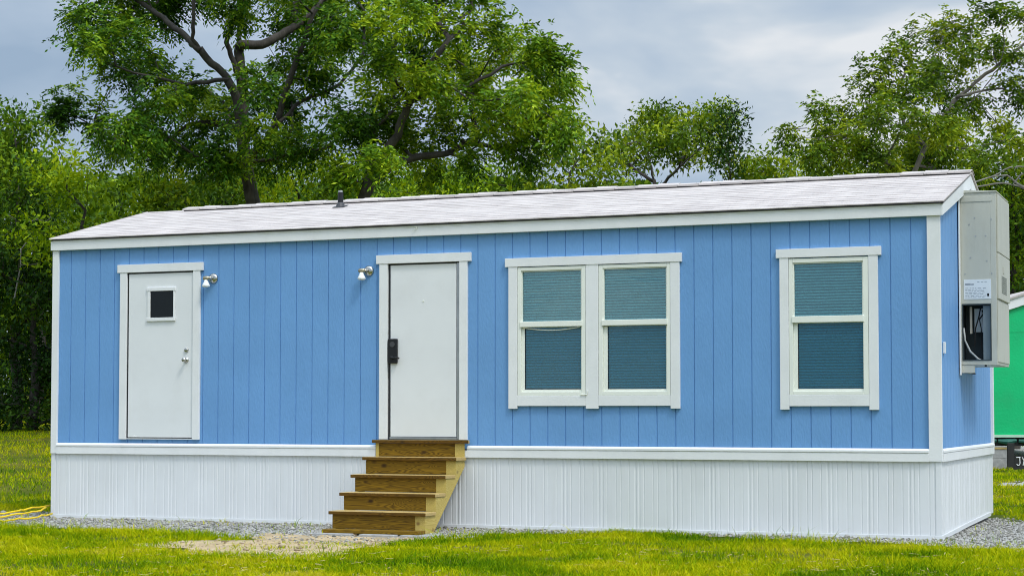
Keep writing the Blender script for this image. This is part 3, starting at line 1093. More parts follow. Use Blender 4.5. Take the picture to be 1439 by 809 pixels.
for s in (0, 1):
    f = (lambda x: x) if s == 0 else (lambda x: wd_ - x)
    mb.prism([(f(-.15), ze_ + .16), (f(-.15), ze_ + .20), (wd_ / 2, pk + .245), (wd_ / 2, pk + .205)], 'y', -.09, 9.1)
mb.build('roof', SHINGLE, gb)
mb = MB(); mb.box(-.03, .06, -.025, -.002, zb_, ze_ - .03); mb.box(wd_ - .06, wd_ + .03, -.025, -.002, zb_, ze_ - .03); mb.build_each('corner_board', WHITE, gb)
MB().box(0.0, wd_, -.02, -.002, zb_ - .03, zb_ + .022).build('sill_trim', paint('pale_green_trim', (.45, .68, .52), .5), gb)
mb = MB(); mb.box(.1, wd_ - .1, .05, .15, zb_ - .20, zb_ - .032); mb.box(.5, .6, .16, 8.8, zb_ - .22, zb_ - .032); mb.box(wd_ - .6, wd_ - .5, .16, 8.8, zb_ - .22, zb_ - .032)
mb.build_each('steel_frame', RUBBER, gb)
mb = MB()
for a, b in ((.75, 1.10), (1.14, 1.5), (1.55, 2.2)):
    mb.tube([(a, .03, zb_ - .10), ((a + b) / 2, .0, zb_ - .12), (b, .03, zb_ - .09)], [.04, .06, .04], 8)
mb.build_each('green_tarp', paint('dark_green_tarp', (.02, .12, .09), .6), gb)
for (px, lab) in ((1.02, 0), (3.2, 0)):
    mb = MB()
    hb = zb_ - .235
    mb.box(px, px + .40, .02, .22, -.05, hb * .48); mb.box(px + .004, px + .396, .022, .218, hb * .48 + .004, hb - .03)
    mb.build_each('block_pier', CONC, gb, bevel=.006)
    MB().box(px - .01, px + .41, .01, .24, hb - .028, hb + .008).build('pier_cap', WOODT, gb)
# black board with chalk lettering next to the pier
u = at(1416, 650, 35.6)
bz = float(terrain(u[0], u[1]))
bd = thing('chalk_board', 'black board with chalk letters leaning under the green building', 'board', (u[0], u[1], bz), -YAW)
MB().box(0, .14, 0, .05, 0, .52).build('post', RUBBER, bd, bevel=.006)
MB().box(.141, .95, .0, .03, .0, .27).build('panel', RUBBER, bd, bevel=.004)
mb = MB()
def stroke(pts):
    mb.tube([(x, -.006, z) for x, z in pts], .010, 6)
stroke([(.17, .235), (.25, .24)]); stroke([(.235, .24), (.24, .12), (.22, .085), (.19, .085), (.175, .11)])
stroke([(.285, .24), (.32, .17)]); stroke([(.37, .24), (.32, .17), (.30, .085)])
mb.build('chalk_lettering', CHALK, bd)

# ------------------------------------------------------------------ ground
def ground_mat():
    m, nt, out = new_mat('lawn_soil')
    b = N(nt, 'ShaderNodeBsdfPrincipled')
    b.inputs['Roughness'].default_value = 0.95
    b.inputs['Specular IOR Level'].default_value = 0.1
    tc = N(nt, 'ShaderNodeTexCoord')
    n1 = N(nt, 'ShaderNodeTexNoise'); n1.inputs['Scale'].default_value = 0.7; n1.inputs['Detail'].default_value = 8; n1.inputs['Roughness'].default_value = .65
    L(nt, tc.outputs['Object'], n1.inputs['Vector'])
    rp = ramp(nt, [(.3, (.05, .075, .006)), (.5, (.085, .105, .009)), (.62, (.14, .135, .018)), (.75, (.19, .145, .055))])
    L(nt, n1.outputs['Fac'], rp.inputs['Fac'])
    n2 = N(nt, 'ShaderNodeTexNoise'); n2.inputs['Scale'].default_value = 18; n2.inputs['Detail'].default_value = 6
    L(nt, tc.outputs['Object'], n2.inputs['Vector'])
    r2 = ramp(nt, [(.3, (.6, .6, .6)), (.7, (1.25, 1.25, 1.2))])
    L(nt, n2.outputs['Fac'], r2.inputs['Fac'])
    mx = N(nt, 'ShaderNodeMix', data_type='RGBA', blend_type='MULTIPLY'); mx.inputs[0].default_value = 1
    L(nt, rp.outputs[0], mx.inputs[6]); L(nt, r2.outputs[0], mx.inputs[7])
    L(nt, mx.outputs[2], b.inputs['Base Color'])
    bp = N(nt, 'ShaderNodeBump'); bp.inputs['Strength'].default_value = .7; bp.inputs['Distance'].default_value = .05
    L(nt, n2.outputs['Fac'], bp.inputs['Height']); L(nt, bp.outputs[0], b.inputs['Normal'])
    L(nt, b.outputs[0], out.inputs[0])
    return m


def axis_pts(lo, a, b, hi, fine):
    left = a - np.geomspace(.6, a - lo, 22)[::-1]
    right = b + np.geomspace(.6, hi - b, 22)
    return np.concatenate([left, np.arange(a, b + fine, fine), right])


gx = axis_pts(-600, -32, 26, 600, .35)
gy = axis_pts(-120, -22, 48, 900, .35)
GX, GY = np.meshgrid(gx, gy)
GZ = terrain(GX, GY)
nx, ny = len(gx), len(gy)
V = np.stack([GX, GY, GZ], -1).reshape(-1, 3)
ii = (np.arange(ny - 1)[:, None] * nx + np.arange(nx - 1)[None]).ravel()
gr = np_mesh('ground', V, np.stack([ii, ii + 1, ii + nx + 1, ii + nx], -1), ground_mat())
tag(gr, 'grassy yard with worn patches round the blue home', 'ground', kind='structure')


def in_poly(x, y, poly):
    x = np.asarray(x); y = np.asarray(y)
    c = np.zeros(x.shape, bool)
    n = len(poly)
    for i in range(n):
        x1, y1 = poly[i]; x2, y2 = poly[(i + 1) % n]
        cond = ((y1 > y) != (y2 > y)) & (x < (x2 - x1) * (y - y1) / (y2 - y1 + 1e-12) + x1)
        c ^= cond
    return c


GRAVEL = [(-1.9, -.35), (-.9, -1.05), (.3, -1.5), (1.2, -1.8), (2.5, -1.85), (3.4, -2.1), (4.2, -2.3), (5.0, -2.2), (5.7, -1.75), (6.3, -1.0), (7.0, -.6), (7.4, -.06), (8.0, -.05), (8.6, -.36), (9.5, -.5), (10.5, -.7), (11.25, -1.0), (11.9, -1.25), (13.2, -1.5), (15.5, -1.9), (16, 2.6), (13, 3.0), (11.6, 3.3), (11.1, 4.2), (10.5, 4.4), (10.5, .3), (.4, .3), (.3, 2), (-.5, 1.2), (-1.4, .6)]
SAND = [(4.35, -1.25), (4.15, -1.9), (4.2, -2.5), (4.05, -2.85), (3.75, -3.2), (3.95, -3.75), (4.4, -4.1), (5.15, -4.65), (6.0, -4.66), (6.15, -3.9), (6.05, -3.2), (5.9, -2.4), (5.75, -1.8), (5.6, -1.3)]
LANE = [(10.0, 12.1), (16.5, 10.2), (24, 8.4), (24.5, 9.6), (16.5, 11.6), (10.2, 13.4)]
PAD = [(5.5, 24.6), (9.0, 23.0), (15, 21.3), (22, 19), (24, 27), (8, 33)]


def sheet(name, poly, z, mat, label, step=.12, ragged=.10, seed=1):
    """ragged-edged ground sheet that follows the terrain"""
    rg = np.random.default_rng(seed)
    pts = []
    n = len(poly)
    for i in range(n):
        a, b = np.array(poly[i]), np.array(poly[(i + 1) % n])
        m_ = max(2, int(np.linalg.norm(b - a) / step))
        for k in range(m_):
            pts.append(a + (b - a) * k / m_)
    pts = np.array(pts)
    d = rg.normal(0, 1, (len(pts), 2))
    for _ in range(2):
        d = (d + np.roll(d, 1, 0) + np.roll(d, -1, 0)) / 2.2
    pts = pts + d * ragged
    xs = np.arange(pts[:, 0].min(), pts[:, 0].max(), step)
    ys = np.arange(pts[:, 1].min(), pts[:, 1].max(), step)
    X, Y = np.meshgrid(xs, ys)
    ins = in_poly(X + step / 2, Y + step / 2, pts.tolist())
    nx_ = len(xs)
    ins[:, -1] = False; ins[-1, :] = False
    j, i = np.nonzero(ins)
    base = j * nx_ + i
    F = np.stack([base, base + 1, base + nx_ + 1, base + nx_], -1)
    V = np.stack([X.ravel(), Y.ravel(), terrain(X.ravel(), Y.ravel()) + z], -1)
    used, inv = np.unique(F, return_inverse=True)
    o = np_mesh(name, V[used], inv.reshape(F.shape), mat)
    tag(o, label[0], label[1], kind='structure')
    return pts


GRAVM = paint('crushed_gravel', (.37, .36, .335), .95, .35, 30.0, bump=1.0, bscale=45, dirt=((.20, .19, .17), .7, 14.0, (1, 1, 1)))
SANDM = paint('bare_sand', (.44, .33, .185), .95, .25, 5.0, bump=1.0, bscale=18, dirt=((.22, .175, .09), .85, 3.5, (1, 1, 1)))
sheet('gravel_bed', GRAVEL, .006, GRAVM, ('grey gravel bed along the foot of the white skirting', 'gravel bed'), seed=2)
sheet('sand_path', SAND, .012, SANDM, ('bare sandy path worn in front of the wooden steps', 'path'), seed=3, ragged=.14)
sheet('gravel_lane', LANE, .006, GRAVM, ('pale gravel lane crossing the lawn in front of the green building', 'lane'), step=.3, seed=4)
sheet('gravel_pad', PAD, .006, GRAVM, ('gravel pad under the green building', 'pad'), step=.4, seed=5)


def vnoise(x, y, s, seed):
    """cheap smooth noise 0..1"""
    rg = np.random.default_rng(seed)
    g = rg.random((64, 64))
    fx, fy = x / s, y / s
    ix, iy = np.floor(fx).astype(int), np.floor(fy).astype(int)
    tx, ty = smooth(fx - ix), smooth(fy - iy)
    q = lambda a, b: g[a % 64, b % 64]
    return (q(ix, iy) * (1 - tx) + q(ix + 1, iy) * tx) * (1 - ty) + (q(ix, iy + 1) * (1 - tx) + q(ix + 1, iy + 1) * tx) * ty


def grass_mat(name, stops):
    m, nt, out = new_mat(name)
    b = N(nt, 'ShaderNodeBsdfPrincipled')
    b.inputs['Roughness'].default_value = .8
    b.inputs['Specular IOR Level'].default_value = .05
    gi = N(nt, 'ShaderNodeNewGeometry')
    tc = N(nt, 'ShaderNodeTexCoord')
    nz = N(nt, 'ShaderNodeTexNoise'); nz.inputs['Scale'].default_value = .55; nz.inputs['Detail'].default_value = 7; nz.inputs['Roughness'].default_value = .6
    L(nt, tc.outputs['Object'], nz.inputs['Vector'])
    mr = N(nt, 'ShaderNodeMapRange'); mr.inputs['From Min'].default_value = .34; mr.inputs['From Max'].default_value = .68
    L(nt, nz.outputs['Fac'], mr.inputs['Value'])
    mx = N(nt, 'ShaderNodeMix', data_type='FLOAT'); mx.inputs[0].default_value = .62
    L(nt, gi.outputs['Random Per Island'], mx.inputs[2]); L(nt, mr.outputs[0], mx.inputs[3])
    rp = ramp(nt, stops)
    L(nt, mx.outputs[0], rp.inputs['Fac'])
    L(nt, rp.outputs[0], b.inputs['Base Color'])
    tr = N(nt, 'ShaderNodeBsdfTranslucent')
    L(nt, rp.outputs[0], tr.inputs['Color'])
    ms = N(nt, 'ShaderNodeMixShader'); ms.inputs[0].default_value = .3
    L(nt, b.outputs[0], ms.inputs[1]); L(nt, tr.outputs[0], ms.inputs[2])
    L(nt, ms.outputs[0], out.inputs[0])
    return m


GRASSM = grass_mat('grass_blades', [(.14, (.05, .14, .001)), (.34, (.16, .29, .001)), (.54, (.41, .46, .002)), (.78, (.58, .53, .006)), (.94, (.54, .45, .07))])


def blades(n, xr, yr, hgt, wid, seed, keep=None):
    rg = np.random.default_rng(seed)
    x = rg.uniform(*xr, n); y = rg.uniform(*yr, n)
    cl = vnoise(x, y, .30, seed + 1)
    k = rg.random(n) < (.12 + 1.25 * cl)
    k &= ~in_poly(x, y, [(0, 0), (W, 0), (W, D), (0, D)])
    for P in (GRAVEL, SAND, LANE, PAD):
        lo = in_poly(x + rg.normal(0, .10, n), y + rg.normal(0, .10, n), P)
        k &= ~(lo & (rg.random(n) > (.03 if P is not SAND else .02 + .16 * (vnoise(x, y, .35, 77) > .62))))
    worn = vnoise(x, y, 1.5, 11) * .65 + vnoise(x, y, .45, 12) * .35
    k &= ~((worn > .66) & (rg.random(n) < .55))
    if keep is not None: k &= keep(x, y)
    x, y = x[k], y[k]
    n = len(x)
    z = terrain(x, y)
    hh = hgt * rg.uniform(.5, 1.35, n) * (.40 + .7 * vnoise(x, y, .6, seed + 2) + .75 * vnoise(x, y, .17, seed + 3) ** 1.5)
    a = rg.uniform(0, 2 * math.pi, n)
    lean = rg.uniform(.2, 1.5, n) * hh
    la = rg.uniform(0, 2 * math.pi, n)
    ww = wid * rg.uniform(.6, 1.3, n)
    c, s = np.cos(a) * ww / 2, np.sin(a) * ww / 2
    lx, ly = np.cos(la) * lean, np.sin(la) * lean
    b0 = np.stack([x - c, y - s, z - .004], -1); b1 = np.stack([x + c, y + s, z - .004], -1)
    m0 = np.stack([x - c * .7 + lx * .35, y - s * .7 + ly * .35, z + hh * .6], -1); m1 = np.stack([x + c * .7 + lx * .35, y + s * .7 + ly * .35, z + hh * .6], -1)
    tp = np.stack([x + lx, y + ly, z + hh], -1)
    V = np.stack([b0, b1, m1, m0, tp], 1).reshape(-1, 3)
    o = np.arange(n) * 5
    F = np.concatenate([np.stack([o, o + 1, o + 2], -1), np.stack([o, o + 2, o + 3], -1), np.stack([o + 3, o + 2, o + 4], -1)])
    return V, F


def view_keep(margin):
    def f(x, y):
        dx, dy = x - CAM[0], y - CAM[1]
        d = dx * FW[0] + dy * FW[1]; s = dx * RT[0] + dy * RT[1]
        return (d > 9) & (np.abs(s) < d * .285 + margin)
    return f


clump = lambda x, y: (vnoise(x, y, .22, 91) > .62) & (vnoise(x, y, 1.1, 92) > .38) & view_keep(1.2)(x, y)
parts = [blades(90000, (1.0, 15.5), (-8.6, -.02), .085, .0075, 27, clump),
         blades(430000, (1.0, 15.5), (-8.6, -.02), .040, .0082, 21, view_keep(1.2)),
         blades(60000, (-4.0, 1.2), (-5, 4), .055, .008, 22, view_keep(1.0)),
         blades(230000, (-24, -.2), (-1, 42), .050, .015, 23, view_keep(1.5)),
         blades(60000, (W + .1, 15.5), (-1.2, 14), .045, .010, 24, view_keep(1.0)), blades(110000, (9.0, 15.5), (5, 30), .042, .013, 28, view_keep(.8)),
         blades(50000, (4, 20), (8, 40), .050, .018, 25, view_keep(1.0))]
Vs, Fs, o = [], [], 0
for v_, f_ in parts:
    Vs.append(v_); Fs.append(f_ + o); o += len(v_)
tag(np_mesh('grass', np.concatenate(Vs), np.concatenate(Fs), GRASSM, k=3), 'short yellow green mown grass of the yard', 'grass', kind='stuff')

rg = np.random.default_rng(61)
n = 5000
x, y = rg.uniform(1, 15.5, n), rg.uniform(-8.6, -.1, n)
k = view_keep(1)(x, y) & ~in_poly(x, y, GRAVEL) & (vnoise(x, y, .7, 62) > .45)
x, y = x[k], y[k]
n = len(x)
a = rg.uniform(0, 6.28, n); ln = rg.uniform(.03, .09, n); z = terrain(x, y) + rg.uniform(.012, .042, n)
dx_, dy_ = np.cos(a) * ln, np.sin(a) * ln
px_, py_ = -np.sin(a) * .004, np.cos(a) * .004
dz_ = rg.uniform(-.01, .015, n)
V = np.stack([np.stack([x - px_, y - py_, z], -1), np.stack([x + px_, y + py_, z + .002], -1), np.stack([x + dx_ + px_, y + dy_ + py_, z + dz_ + .002], -1), np.stack([x + dx_ - px_, y + dy_ - py_, z + dz_], -1)], 1).reshape(-1, 3)
tag(np_mesh('dry_straw', V, np.arange(n * 4).reshape(-1, 4), paint('straw', (.34, .27, .11), .95, .35, 3.0, spec=0.0)), 'dry straw clippings lying in the mown grass', 'straw', kind='stuff')

# loose stones over the gravel and the sand
def stones(name, polys, n, size, mat, label, seed):
    rg = np.random.default_rng(seed)
    X, Y = [], []
    for poly, m_ in zip(polys, n):
        P = np.array(poly)
        while m_ > 0:
            x = rg.uniform(P[:, 0].min(), P[:, 0].max(), 4000); y = rg.uniform(P[:, 1].min(), P[:, 1].max(), 4000)
            k = in_poly(x, y, poly) & ~in_poly(x, y, [(0, 0), (W, 0), (W, D), (0, D)])
            x, y = x[k][:m_], y[k][:m_]
            m_ -= len(x)
            X.append(x); Y.append(y)
    x, y = np.concatenate(X), np.concatenate(Y)
    m_ = len(x)
    oc = np.array([(1, 0, 0), (0, 1, 0), (-1, 0, 0), (0, -1, 0), (0, 0, 1), (0, 0, -1), (.6, .6, .5), (-.6, .6, .5), (-.6, -.6, .5), (.6, -.6, .5)], float)
    fc = np.array([(0, 6, 9), (4, 6, 7), (4, 7, 8), (4, 8, 9), (4, 9, 6), (0, 1, 6), (1, 7, 6), (1, 2, 7), (2, 8, 7), (2, 3, 8), (3, 9, 8), (3, 0, 9), (5, 1, 0), (5, 2, 1), (5, 3, 2), (5, 0, 3)])
    sz = size * np.exp(rg.normal(0, .45, m_))
    a = rg.uniform(0, 6.28, m_)
    v_ = oc[None] * (1 + rg.normal(0, .22, (m_, 10, 1))) * sz[:, None, None] * np.array([1, .8, .62])
    c, s = np.cos(a)[:, None], np.sin(a)[:, None]
    vx_ = v_[..., 0] * c - v_[..., 1] * s + x[:, None]; vy_ = v_[..., 0] * s + v_[..., 1] * c + y[:, None]
    vz_ = v_[..., 2] + (terrain(x, y) + .008 + sz * .25)[:, None]
    V = np.stack([vx_, vy_, vz_], -1).reshape(-1, 3)
    F = (fc[None] + (np.arange(m_) * 10)[:, None, None]).reshape(-1, 3)
    tag(np_mesh(name, V, F, mat, k=3), label[0], label[1], kind='stuff')


def stone_mat(name, a, b):
    m, nt, out = new_mat(name)
    bs = N(nt, 'ShaderNodeBsdfPrincipled'); bs.inputs['Roughness'].default_value = .9
    gi = N(nt, 'ShaderNodeNewGeometry')
    rp = ramp(nt, [(0, a), (1, b)])
    L(nt, gi.outputs['Random Per Island'], rp.inputs['Fac']); L(nt, rp.outputs[0], bs.inputs['Base Color']); L(nt, bs.outputs[0], out.inputs[0])
    return m


stones('gravel_stones', [GRAVEL, LANE, PAD], [22000, 1500, 2500], .0085, stone_mat('grey_stone', (.14, .14, .12), (.47, .45, .40)), ('loose grey stones of the gravel bed beside the skirting', 'gravel'), 31)
stones('sand_pebbles', [SAND], [450], .012, stone_mat('tan_stone', (.22, .15, .08), (.56, .46, .32)), ('small tan pebbles scattered over the sandy path', 'pebbles'), 32)

# yellow cord at the left corner
def on_ground(u, v, z=.04):
    d_ = FW + RT * (u - 719.5) / FPX - UP * (v - PYX) / FPX
    return CAM + d_ * (z - CAM[2]) / d_[2]


mb = MB()
rg = random.Random(5)
for j in range(3):
    pts = []
    for k in range(16):
        t = k / 15
        q = on_ground(-30 + 100 * t, 734 - 2 * t - 8 * t * t - 1.5 * j, .04)
        pts.append((q[0] + rg.uniform(-.02, .02), q[1] + .05 * math.sin(t * 9 + j * 2), .035 + .022 * j + rg.uniform(0, .02) + .06 * t * (1 if j else .2)))
    mb.tube(pts, .011, 7)
tag(mb.build('yellow_cord', YELLOW, smooth_=True), 'loosely coiled yellow cord lying on the gravel at the corner of the home', 'cord')

# ------------------------------------------------------------------ trees
class Skel:
    def __init__(self):
        self.p, self.par = [], []

    def add(self, p, par):
        self.p.append(np.array(p, float)); self.par.append(par)
        return len(self.p) - 1

    def line(self, pts, par, sub=4, jit=.03, rg=None):
        prev = self.p[par] if par >= 0 else None
        for q in pts:
            q = np.array(q, float)
            if prev is None:
                par = self.add(q, par)
            else:
                ln = np.linalg.norm(q - prev)
                if ln < .02:
                    continue
                for k in range(1, sub + 1):
                    t = k / sub
                    par = self.add(prev + (q - prev) * t + (rg.normal(0, jit * ln, 3) if k < sub else 0), par)
            prev = q
        return par

    def nearest(self, q):
        P = np.array(self.p)
        return int(np.argmin(((P - q) ** 2).sum(1)))


def attach(sk, A, rg, root, step=.55, up=0.0):
    """hang every attractor on the nearest piece of the skeleton with a bent twig"""
    P = np.zeros((len(sk.p) + len(A) * 14 + 10, 3)); n = len(sk.p)
    P[:n] = np.array(sk.p)
    plen = np.zeros(len(P))
    for i in range(1, n):
        plen[i] = plen[sk.par[i]] + np.linalg.norm(P[i] - P[sk.par[i]]) if sk.par[i] >= 0 else 0
    d0 = np.array([np.sqrt(((P[:n] - a) ** 2).sum(1)).min() for a in A])
    tips, dirs = [], []
    for a in A[np.argsort(d0)]:
        dv = np.sqrt(((P[:n] - a) ** 2).sum(1))
        i = int(np.argmin(dv + .25 * plen[:n]))
        ln = dv[i]
        m_ = max(1, min(12, int(ln / step)))
        par = i
        pi = P[i]
        par_dir = pi - P[sk.par[i]] if sk.par[i] >= 0 else np.array([0, 0, 1.0])
        par_dir = par_dir / (np.linalg.norm(par_dir) + 1e-6)
        ctl = pi + par_dir * ln * .35 + np.array([0, 0, up * ln])
        for k in range(1, m_ + 1):
            t = k / m_
            q = pi * (1 - t) ** 2 + 2 * ctl * t * (1 - t) + a * t * t
            if k < m_: q = q + rg.normal(0, .05 * ln / m_ + .015, 3)
            j = sk.add(q, par)
            P[n] = q; plen[n] = plen[par] + np.linalg.norm(q - P[par]); n += 1
            par = j
        tips.append(a)
        dd = a - sk.p[sk.par[par]]
        dirs.append(dd / (np.linalg.norm(dd) + 1e-6))
    return np.array(tips), np.array(dirs)


def skin(sk, tip_r, expo, max_r, min_draw=0.0):
    n = len(sk.p)
    kids = [[] for _ in range(n)]
    for i, p in enumerate(sk.par):
        if p >= 0: kids[p].append(i)
    r = np.zeros(n)
    for i in range(n - 1, -1, -1):
        r[i] = tip_r if not kids[i] else (sum(r[k] ** expo for k in kids[i])) ** (1 / expo)
    sc = max_r / max(r[0], 1e-6)
    r = np.where(r > tip_r * 1.5, tip_r + (r - tip_r) * sc, r)
    pl_len = np.zeros(n)
    for i in range(n):
        p = sk.par[i]
        pl_len[i] = 0 if p < 0 else pl_len[p] + np.linalg.norm(sk.p[i] - sk.p[p])
    reach = np.zeros(n)
    for i in range(n - 1, -1, -1):
        for k in kids[i]:
            reach[i] = max(reach[i], reach[k] + pl_len[k] - pl_len[i])
    r = np.minimum(r, tip_r + max_r * np.clip(reach / (pl_len + reach + 1e-6), 0, 1) ** 1.15)
    mb = MB()
    done = set()
    starts = [i for i in range(n) if sk.par[i] < 0]
    stack = [(s, None) for s in starts]
    while stack:
        s, frm = stack.pop()
        chain = [s]
        while kids[chain[-1]]:
            ks = sorted(kids[chain[-1]], key=lambda k: -r[k])
            for k in ks[1:]:
                stack.append((k, chain[-1]))
            chain.append(ks[0])
        pts = [sk.p[i] for i in chain]; rr = [float(r[i]) for i in chain]
        if frm is not None:
            pts = [sk.p[frm]] + pts; rr = [rr[0]] + rr
        if len(pts) < 2: continue
        mb.tube(pts, rr, 12 if rr[0] > .12 else (7 if rr[0] > .04 else 4), cap=False)
    return mb


def unit(v):
    return v / (np.linalg.norm(v, axis=-1, keepdims=True) + 1e-9)


def leaf_quads(base, dirn, length, width, rg):
    """pointed folded leaflets from base along dirn"""
    n = len(base)
    d = unit(dirn)
    rnd = rg.normal(0, 1, (n, 3)); rnd[:, 2] += .9
    side = unit(np.cross(d, unit(rnd)))
    nrm = np.cross(side, d)
    l = np.asarray(length).reshape(-1, 1) * np.ones((n, 1)); w_ = np.asarray(width).reshape(-1, 1) * np.ones((n, 1))
    mid = base + d * l * .45 - nrm * l * .05
    tip = base + d * l - np.array([0, 0, 1]) * l * .12
    V = np.stack([base, mid + side * w_ / 2, tip, mid - side * w_ / 2], 1).reshape(-1, 3)
    F = np.arange(n * 4).reshape(-1, 4)
    return V, F


def pinnate(tips, dirs, rg, per=8, lets=9, axis=.30, ll=.13, lw=.045, spread=.20, droop=.5):
    n = len(tips)
    m_ = n * per
    o = np.repeat(tips, per, 0) + rg.normal(0, spread * .45, (m_, 3)) - np.repeat(dirs, per, 0) * rg.uniform(0, .35, (m_, 1))
    ad = unit(np.repeat(dirs, per, 0) * .7 + rg.normal(0, .75, (m_, 3)) + np.array([0, 0, .05]))
    al_ = axis * rg.uniform(.6, 1.25, (m_, 1))
    k = np.tile(np.arange(lets), m_)
    t = ((k + 1) / lets)[:, None]
    O, A, AL = np.repeat(o, lets, 0), np.repeat(ad, lets, 0), np.repeat(al_, lets, 0)
    base = O + A * AL * t - np.array([0, 0, 1]) * AL * droop * t * t
    perp = unit(np.cross(A, np.array([0, 0, 1.0]) + .01))
    sgn = np.where(k % 2 == 0, 1.0, -1.0)[:, None]
    last = (k == lets - 1)[:, None]
    dr = np.where(last, A, A * .55 + perp * sgn) - np.array([0, 0, .35]) + rg.normal(0, .18, (len(k), 3))
    return leaf_quads(base, dr, ll * rg.uniform(.7, 1.25, len(k)), lw * rg.uniform(.75, 1.3, len(k)), rg)


def tuft(tips, dirs, rg, per=24, ll=.16, lw=.07, spread=.28):
    n = len(tips) * per
    o = np.repeat(tips, per, 0) + np.clip(rg.normal(0, spread, (n, 3)), -1.8 * spread, 1.8 * spread) * np.array([1, 1, .75])
    d = np.repeat(dirs, per, 0) * .4 + rg.normal(0, .8, (n, 3)) + np.array([0, 0, -.1])
    return leaf_quads(o, d, ll * rg.uniform(.65, 1.35, n), lw * rg.uniform(.7, 1.3, n), rg)


def crown_points(clusters, d, rg, dsd, dens):
    """clusters (u, v, r) in the photograph spread over a rounded crown depth"""
    out = []
    for (u, v, r) in clusters:
        d0 = d + float(np.clip(rg.normal(0, dsd), -1.7 * dsd, 1.7 * dsd))
        rm = r * d0 / FPX
        c = at(u, v, d0)
        m_ = max(5, int(dens * rm ** 2))
        q = unit(rg.normal(0, 1, (m_, 3))) * (rg.random((m_, 1)) ** .45) * rm
        q[:, 2] *= .8
        out.append(c + q)
    return np.concatenate(out)


def make_tree(name, label, cat, base, limbs, A, bark, leafm, leaffn, rtrunk, tip_r=.006, expo=2.0, seed=0, step=.55, group='trees behind the home'):
    rg = np.random.default_rng(seed)
    root = thing(name, label, cat, tuple(base), 0, group)
    b = np.array(base)
    sk = Skel()
    i0 = sk.add(np.zeros(3) - np.array([0, 0, .2]), -1)
    for L_ in limbs:
        pts = [np.array(p) - b for p in L_]
        par = i0 if len(sk.p) == 1 else sk.nearest(pts[0])
        sk.line(pts, par, 4, .02, rg)
    tips, dirs = attach(sk, A - b, rg, i0, step)
    skin(sk, tip_r, expo, rtrunk).build('trunk', bark, root, smooth_=True)
    V, F = leaffn(tips, dirs, rg)
    np_mesh('crown', V, F, leafm, root)
    return root


LEAF_P = leaf_mat('pecan_leaf', (.010, .042, .003), (.060, .170, .007), (.33, .48, .014), 0.26)
LEAF_P2 = leaf_mat('pecan_leaf_bright', (.014, .055, .003), (.110, .240, .007), (.44, .56, .014), 0.28)
LEAF_Y = leaf_mat('yellow_green_leaf', (.025, .075, .002), (.19, .34, .004), (.52, .62, .010), 0.3)
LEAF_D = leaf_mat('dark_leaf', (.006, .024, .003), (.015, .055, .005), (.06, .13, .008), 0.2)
LEAF_M = leaf_mat('mid_leaf', (.010, .040, .002), (.060, .150, .005), (.28, .42, .010), 0.26)
LEAF_O = leaf_mat('olive_leaf', (.014, .048, .002), (.105, .200, .005), (.40, .48, .012), 0.28)


def ground_at(u, d):
    p = at(u, 600, d)
    return np.array([p[0], p[1], float(terrain(p[0], p[1]))])


# --- the big pecan with the visible trunk
dP = 40.0
rgA = np.random.default_rng(101)
def px(pts, d, dd=0.0, r0=None):
    n = max(len(pts) - 1, 1)
    return [at(u, v, d + dd * k / n) for k, (u, v) in enumerate(pts)]

clP = [(330, 15, 40), (420, 15, 55), (250, 15, 42), (185, 25, 40), (130, 18, 32), (470, 45, 45), (500, 20, 50),
       (115, 58, 24), (150, 78, 40), (98, 128, 25), (125, 155, 32), (200, 100, 42), (175, 180, 42), (225, 150, 48), (90, 155, 22),
       (245, 205, 36), (290, 165, 40), (352, 118, 34), (320, 205, 38), (400, 150, 42), (455, 100, 45), (430, 205, 42), (380, 225, 32),
       (205, 200, 36), (150, 205, 28), (330, 148, 34), (370, 180, 36), (300, 235, 36), (480, 170, 42), (440, 60, 36), (255, 120, 30),
       (100, 20, 22), (160, 45, 30), (210, 60, 30), (280, 130, 26), (395, 95, 26),
       (350, -60, 90), (460, -70, 90), (250, -60, 80), (550, -50, 70), (160, -30, 50), (400, -150, 90), (300, -140, 70)]
A = crown_points(clP, dP, rgA, 1.7, 34)
bP = ground_at(367, dP)
limbs = [px([(367, 600), (364, 420), (360, 300), (350, 255), (344, 222), (339, 178)], dP),
         px([(339, 178), (341, 130), (337, 88), (336, 58), (338, 25), (345, -40)], dP, .3),
         px([(339, 178), (331, 135), (318, 108), (290, 82), (270, 55), (272, 20), (276, -40)], dP, -.8),
         px([(281, 72), (258, 48), (236, 32), (215, 15)], dP - .5, .6),
         px([(341, 120), (325, 80), (318, 60), (325, 32), (322, 0), (315, -50)], dP, -.6),
         px([(325, 32), (340, 8), (352, -30)], dP - .5, -.4),
         px([(337, 64), (368, 63), (395, 50), (422, 33), (450, 5)], dP, .8),
         px([(347, 222), (375, 198), (392, 165), (404, 122), (424, 68), (440, 20)], dP, -1.0),
         px([(388, 176), (425, 142), (478, 118), (510, 80)], dP - .6, 1.6),
         px([(339, 182), (300, 172), (266, 175), (236, 198), (200, 205)], dP, .9),
         px([(320, 112), (260, 120), (200, 105), (150, 90)], dP - .3, -1.6),
         px([(352, 262), (330, 275), (318, 285), (305, 278)], dP, -.8),
         px([(344, 230), (420, 215), (470, 205)], dP, -1.8)]
make_tree('pecan_tree', 'big dark trunked pecan tree behind the roof with crooked limbs against the sky', 'tree', bP, limbs, A, BARK, LEAF_P,
          lambda t, d, r: pinnate(t, d, r, 16, 9, .32, .122, .044, .27, .55), .24, seed=5)

